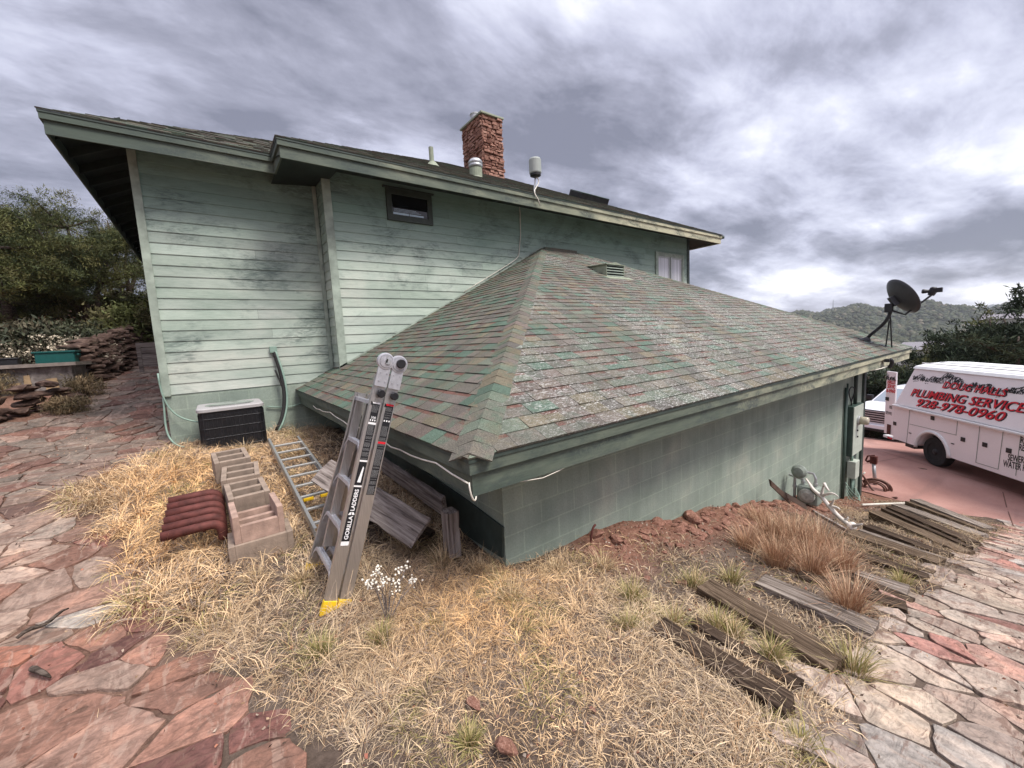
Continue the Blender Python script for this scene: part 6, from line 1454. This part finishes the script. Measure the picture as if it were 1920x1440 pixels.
# ================================================================== GRASS
def vnoise(x,y,s,seed=0):
    out=np.zeros_like(x); a=1.
    r=np.random.RandomState(seed)
    for k in range(7):
        th_=r.uniform(0,6.28); ph_=r.uniform(0,6.28); f=s*r.uniform(.6,1.9); out+=np.sin((x*np.cos(th_)+y*np.sin(th_))*f+ph_+1.3*np.sin((x*np.sin(th_)-y*np.cos(th_))*f*.7+ph_))
    return out/3.2
def region_grass(x,y):
    wall=((x>XC-.02)&(y>YC-.02))|((x<XM)&(y>YL-.03))|((x>=XM-.2)&(y>YW))
    e1=vnoise(x,y,4.,51); e2=vnoise(x,y,11.,52)
    return (~on_path(x+.09*e1+.04*e2,y+.07*e2))&(~wall)&(x<12.2)&(y<8.05)&(y>-1)&(x>-1.8)
def blades(n,xr,yr,seed,lenr,width,lift,curl,colf,dens,zoff=0.,cell=.055,radial=False,reg=None,gath=.8):
    reg=reg or region_grass
    rg=np.random.RandomState(seed); x=rg.uniform(*xr,n); y=rg.uniform(*yr,n); k=reg(x,y)&(rg.rand(n)<dens(x,y)); x=x[k];y=y[k]; m=len(x)
    # gather the roots into tufts
    cx=np.floor(x/cell); cy=np.floor(y/cell); hx=np.modf(np.abs(np.sin(cx*12.9898+cy*78.233)*43758.5453))[0]; hy=np.modf(np.abs(np.sin(cx*39.346+cy*11.135)*24634.633))[0]
    px_=(cx+hx)*cell; py_=(cy+hy)*cell; g=rg.uniform(.1,.9,m); x=x*(1-g*gath)+px_*g*gath; y=y*(1-g*gath)+py_*g*gath
    k=reg(x,y); x=x[k];y=y[k]; m=len(x); tone=np.modf(hx*7.13+hy*3.3)[0][k] if len(hx)==len(k) else rg.rand(m)
    L=rg.uniform(*lenr,m)*(.7+.6*np.clip(vnoise(x,y,1.7,3)+.5,0,1)); az_=rg.uniform(0,2*np.pi,m) if not radial else np.arctan2(y-py_[k],x-px_[k])+rg.normal(0,.55,m); cu=rg.normal(0,curl,m); li=np.clip(rg.normal(lift,.22,m),.03,.98)
    S5=np.array([0,.3,.62,1.]); pts=[]; z0=ztop(x,y)-.005+zoff
    px2,py2,pz=x.copy(),y.copy(),z0.copy(); el=np.arcsin(li); pts.append((px2.copy(),py2.copy(),pz.copy()))
    for j in range(3):
        st=L*(S5[j+1]-S5[j]); a=az_+cu*S5[j+1]; px2=px2+np.cos(a)*np.cos(el)*st; py2=py2+np.sin(a)*np.cos(el)*st; pz=pz+np.sin(el)*st; pz=np.maximum(pz,z0+.004*j); el=el-rg.uniform(.25,.95,m); pts.append((px2.copy(),py2.copy(),pz.copy()))
    W_=width*rg.uniform(.6,1.5,m); side=az_+np.pi/2+rg.normal(0,.5,m); sx_,sy_=np.cos(side)*W_/2,np.sin(side)*W_/2; tz_=rg.normal(0,.4,m)*W_/2
    wv=[1,.9,.65,.12]; V=[]
    for (a,b,c),w in zip(pts,wv): V.append(np.stack([a-sx_*w,b-sy_*w,c-tz_*w],-1)); V.append(np.stack([a+sx_*w,b+sy_*w,c+tz_*w],-1))
    V=np.stack(V,1).reshape(-1,3); b0=np.arange(m)[:,None]*8
    F=np.stack([np.concatenate([b0+2*j,b0+2*j+1,b0+2*j+3,b0+2*j+2],1) for j in range(3)],1).reshape(-1,4)
    cols=colf(x,y,rg,tone); return V,F,np.repeat(cols,3,axis=0)
def gcol(x,y,rg,tone):
    gold=np.exp(-(((x+.3)/1.0)**2+((y-5.6)/2.0)**2))+np.exp(-(((x-1.35)/.9)**2+((y-2.25)/.65)**2))*.95+.02
    n=vnoise(x,y,2.3,8); n2=vnoise(x,y,6.,9)
    pale=np.array([.68,.52,.34]); goldc=np.array([.90,.58,.29]); grey=np.array([.30,.235,.185]); br=np.array([.38,.24,.135]); gr=np.array([.34,.29,.11])
    k=np.clip(gold+.25*n,0,1)[:,None]; c=pale*(1-k)+goldc*k
    q=(rg.rand(len(x))<.30)[:,None]; c=np.where(q,grey,c); q=(rg.rand(len(x))<.18)[:,None]; c=np.where(q,br,c)
    q=((n2>.55)&(rg.rand(len(x))<.30))[:,None]; c=np.where(q,gr,c)
    right=np.clip((x-2.2)/1.5,0,1)[:,None]; c=c*(1-.36*right)
    return c*(rg.uniform(.65,1.15,len(x))*(.75+.4*tone))[:,None]
def dens(x,y):
    n=vnoise(x,y,2.0,5)*.5+.5; n2=vnoise(x,y,5.5,6)*.5+.5
    d=np.clip(.10+1.15*n*n2+.12*n,0,1)
    d=d*np.where(x>2.2,.75,1)*np.where((x>2.4)&(y>2.05+.25*np.sin(x*2.3)),.10,1); 
    gold=np.exp(-(((x+.3)/1.0)**2+((y-5.4)/1.6)**2))+np.exp(-(((x-1.4)/.8)**2+((y-2.3)/.6)**2)); d=np.clip(d+gold*.7,0,1)
    return d
Vs,Fs,Cs=[],[],[];o0=0
def addb(t3):
    global o0
    Vs.append(t3[0]);Fs.append(t3[1]+o0);Cs.append(t3[2]);o0+=len(t3[0])
addb(blades(70000,(-.9,2.4),(.4,3.4),1,(.06,.17),.0024,.35,1.2,gcol,dens))
addb(blades(75000,(-.9,2.4),(.4,3.4),2,(.08,.22),.0021,.62,.8,gcol,lambda x,y:dens(x,y)*.8,cell=.15,radial=True,gath=.97))
addb(blades(60000,(-.9,2.4),(.4,3.4),7,(.04,.12),.0021,.10,1.3,gcol,lambda x,y:dens(x,y)*.9))
addb(blades(55000,(-1.9,1.9),(3.3,8.05),3,(.08,.22),.0048,.45,1.0,gcol,dens))
addb(blades(60000,(-1.9,1.9),(3.3,8.05),8,(.12,.30),.0042,.65,.8,gcol,dens,cell=.20,radial=True,gath=.97))
rp=lambda x,y: on_path(x,y)&(x>-4)&(x<12)
tf=lambda x,y: np.clip((vnoise(x,y,5.,61)-.75)*1.6,0,1)*.35
addb(blades(60000,(-4,1.0),(.8,9),21,(.03,.11),.0030,.5,1.0,gcol,tf,cell=.07,radial=True,reg=rp,gath=.95))
addb(blades(45000,(1.0,12.0),(-2.5,.7),22,(.03,.10),.0028,.5,1.0,gcol,lambda x,y:tf(x,y)*.6,cell=.07,radial=True,reg=rp,gath=.95))
addb(blades(26000,(1.8,12.0),(.4,2.4),23,(.10,.26),.0036,.62,.8,gcol,dens,cell=.17,radial=True,gath=.97))
addb(blades(14000,(1.8,6.5),(.5,2.4),14,(.12,.32),.0030,.8,.5,gcol,lambda x,y:dens(x,y)*np.where(vnoise(x,y,1.9,31)>.1,1,.15)))
addb(blades(7000,(-1.2,2.4),(1.2,7),15,(.15,.36),.0028,.8,.6,gcol,lambda x,y:dens(x,y)*np.where(vnoise(x,y,1.5,33)>.2,1,.1)))
addb(blades(60000,(2.0,12.2),(.3,2.65),4,(.06,.17),.0050,.45,1.1,gcol,dens))
addb(blades(26000,(1.0,3.2),(.3,1.6),5,(.05,.14),.0032,.45,1.0,gcol,dens))
gs=raw('dry_grass',np.concatenate(Vs),np.concatenate(Fs),M['straw'],cols=np.concatenate(Cs)); tag(gs,'tangled straw coloured dry grass covering the yard','grass',kind='stuff')
# litter: tiny chips and gravel
rg=np.random.RandomState(44); n=26000; x=rg.uniform(-1.2,12,n); y=rg.uniform(.2,3.0,n); k=region_grass(x,y)&(rg.rand(n)<np.where(x>2,1,.5)); x=x[k];y=y[k]; n=len(x)
c=np.stack([x,y,ztop(x,y)+.004],-1); V,F=quads_cloud(c,rg.uniform(.006,.022,n),.15,rg,1.3)
lc=np.array([(.30,.23,.17),(.20,.12,.09),(.40,.33,.27),(.12,.09,.07),(.26,.10,.07)])[rg.choice(5,n)]*rg.uniform(.7,1.2,(n,1))
o=raw('leaf_litter',V,F,M['veg'],cols=lc); tag(o,'chips of dead leaf and gravel scattered among the grass','litter',kind='stuff')

rg=np.random.RandomState(45); n=16000; x=rg.uniform(-4,12,n); y=rg.uniform(-2.5,9,n); k=on_path(x,y)&(rg.rand(n)<.25+.75*(vnoise(x,y,4.,71)>.2)); x=x[k];y=y[k]; n=len(x)
c=np.stack([x,y,ztop(x,y)+rg.uniform(.012,.03,n)],-1); V,F=quads_cloud(c,rg.uniform(.006,.020,n),.1,rg,1.3)
lc=np.array([(.40,.28,.18),(.15,.09,.07),(.45,.36,.28),(.10,.07,.055),(.32,.14,.09)])[rg.choice(5,n)]*rg.uniform(.7,1.2,(n,1))
o=raw('path_litter',V,F,M['veg'],cols=lc); tag(o,'bits of straw and grit scattered over the flagstones','litter',kind='stuff')
# --- separate tufts
def tuft(name,label,cat,loc,h,w,seed,cols,n=500,wd=.004,group=None,spread=.5,droop=.5):
    rg=np.random.RandomState(seed); az_=rg.uniform(0,2*np.pi,n); r0=rg.uniform(0,w*.22,n); x0=np.cos(az_)*r0; y0=np.sin(az_)*r0; a=az_+rg.normal(0,.6,n); L=h*rg.uniform(.5,1.12,n); el=np.clip(np.pi/2-np.abs(rg.normal(0,spread,n)),.35,1.57)
    pts=[(x0,y0,np.full(n,-.02))]; x,y,z=x0,y0,np.full(n,-.02)
    for j in range(3): st=L/3; x=x+np.cos(a)*np.cos(el)*st; y=y+np.sin(a)*np.cos(el)*st; z=z+np.sin(el)*st; el=el-rg.uniform(0,droop,n); pts.append((x,y,z))
    sd=a+np.pi/2+rg.normal(0,.7,n); W_=wd*rg.uniform(.7,1.3,n); sx_,sy_=np.cos(sd)*W_/2,np.sin(sd)*W_/2; V=[]
    for (p,q,r),w_ in zip(pts,(1,.9,.6,.15)): V.append(np.stack([p-sx_*w_,q-sy_*w_,r],-1)); V.append(np.stack([p+sx_*w_,q+sy_*w_,r],-1))
    V=np.stack(V,1).reshape(-1,3); b0=np.arange(n)[:,None]*8; F=np.stack([np.concatenate([b0+2*j,b0+2*j+1,b0+2*j+3,b0+2*j+2],1) for j in range(3)],1).reshape(-1,4)
    c=np.array(cols)[rg.randint(0,len(cols),n)]*rg.uniform(.7,1.2,(n,1)); o=raw(name,V,F,M['straw'],cols=np.repeat(c,3,axis=0)); o.location=[float(q) for q in loc]; return tag(o,label,cat,group)
RED=[(.44,.26,.16),(.50,.31,.20),(.36,.21,.13),(.60,.44,.29)]; GRN=[(.26,.25,.08),(.34,.30,.11),(.44,.36,.18),(.19,.19,.07)]; STR=[(.58,.43,.25),(.50,.35,.19),(.66,.52,.33)]
RGp='reddish bunch grass clumps'
for k,(u,v,h,w,lab) in enumerate(((1445,1020,.42,.5,'reddish bunch grass clump left of the steel rail'),(1490,1035,.50,.55,'tall reddish bunch grass clump in front of the gas meter'),(1535,1045,.48,.5,'tall reddish bunch grass clump right of the one by the gas meter'),(1455,1060,.36,.45,'reddish bunch grass clump behind the long pale tie'),(1520,1080,.40,.45,'reddish bunch grass clump leaning over the middle ties'),(1575,1075,.36,.4,'reddish bunch grass clump between two grey ties'),(1590,1150,.36,.36,'reddish bunch grass clump rising above the tie with the green tuft'),(1400,1030,.30,.4,'sparse reddish bunch grass at the right end of the rubble'),(1420,990,.34,.4,'reddish bunch grass clump touching the block wall'))):
    p=hit(u,v); tuft('bunch_grass',lab,'grass clump',p,h,w,200+k,RED,520,.0045,RGp,.40,.40)
GGp='green and yellow grass tufts'
for k,(u,v,h,w,lab) in enumerate(((1600,1262,.25,.30,'large green grass tuft at the end of the second dark tie'),(1447,1232,.17,.2,'green tuft between the two nearest ties'),(1345,1180,.19,.22,'yellow green tuft at the head of the second tie'),(1375,1195,.17,.2,'yellow green tuft just right of the one at the tie head'),(1185,1125,.20,.25,'upper green tuft in the grass below the rubble bank'),(1175,1180,.16,.2,'low green tuft directly below the upper one'),(1262,1172,.17,.2,'yellow tuft at the head of the nearest tie'),(1372,1095,.22,.2,'upright green tuft behind the pale grey tie'),(1300,1100,.2,.25,'faint green tuft left of the upright one'),(600,1225,.16,.25,'green tuft near the yellow ladder feet'),(715,1200,.15,.2,'green tuft at foot of the white flowering plant'),(1690,1095,.17,.25,'green tuft at the flagstone end of the middle ties'),(1500,1400,.12,.18,'small green tuft beside the bottom flagstones'),(880,1390,.11,.18,'short green tuft near the half hidden orange stone'))):
    p=hit(u,v); tuft('grass_tuft',lab,'grass tuft',p,h,w,300+k,GRN+STR[:1] if k not in(2,3,6) else GRN+STR,260,.0036,GGp,.62,.5)
SGp='straw coloured grass clumps'
for k,(u,v,h,lab) in enumerate(((770,1030,.24,'brown straw clump in the shade behind the flowering plant'),(830,1060,.26,'straw clump right of the long plank end'),(900,1075,.24,'straw clump below the near corner of the block wall'),(960,1130,.22,'straw clump standing in the bright grass patch'),(700,960,.22,'straw clump between the folding ladder and the plank'),(560,860,.28,'shaded straw clump between the flat ladder and the wall'),(460,850,.26,'straw clump hiding the base of the air conditioner'),(420,870,.2,'low straw clump left of the air conditioner base'),(570,1090,.22,'straw clump at the far feet of the folding ladder'),(480,1090,.18,'straw clump covering the lowest concrete block'),(1130,1070,.24,'straw clump left of the red rubble bank'),(1040,1075,.2,'straw clump near the wall base'))):
    p=hit(u,v); tuft('straw_clump',lab,'grass clump',p,h,.3,400+k,STR+[(.25,.18,.11),(.33,.24,.15)],260,.0036,SGp,.85,.8)
# --- white flowering plant by the ladder
fp=hit(728,1170); wf=thing('wildflower','dried plant with clusters of white blossoms right of the ladder feet','plant',fp)
mb=MB(); hd=[]; r_=random.Random(12)
for (u,v) in ((690,1088),(700,1075),(708,1066),(706,1092),(718,1084),(735,1090),(748,1088),(752,1070),(762,1064),(772,1085),(778,1092),(745,1103),(712,1100),(695,1098)):
    e=on(u,v,1,fp[1]+r_.uniform(-.12,.12)); m=fp+(e-fp)*.55+V3(r_.uniform(-.03,.03),r_.uniform(-.03,.03),.04); mb.tube([fp,m,e],[.0035,.0028,.0018],5,cap=False)
    for k in range(9): 
        q=e+V3(r_.gauss(0,.018),r_.gauss(0,.018),r_.gauss(0,.014)); hd.append(q); mb.tube([e-V3(0,0,.02),q],.0009,3,cap=False)
mb.build('stems',M['plank'],wf)
mb=MB()
for q in hd:
    r0=r_.uniform(.005,.0085); mb.lathe(q,(0,0,1),[(r0*.3,-r0*.8),(r0,-r0*.3),(r0*.9,r0*.5),(r0*.2,r0)],6)
mb.build('blossoms',simple('cream_petals',(.74,.70,.60),.8,bump=.1),wf,smooth=True)

# ================================================================== HAZE over the valley
hm=bpy.data.materials.new('valley_haze'); hm.use_nodes=True; ht=hm.node_tree; ht.nodes.clear()
ho=ht.nodes.new('ShaderNodeOutputMaterial'); hv=ht.nodes.new('ShaderNodeVolumePrincipled'); hv.inputs['Color'].default_value=(.80,.84,.92,1); hv.inputs['Density'].default_value=.00019; hv.inputs['Anisotropy'].default_value=.2
ht.links.new(hv.outputs[0],ho.inputs['Volume'])
mb=MB(); mb.box((-7200,-9200,-70),(12500,9200,85)); hz=mb.build('haze',hm); tag(hz,'thin grey haze over the valley','haze',kind='stuff')
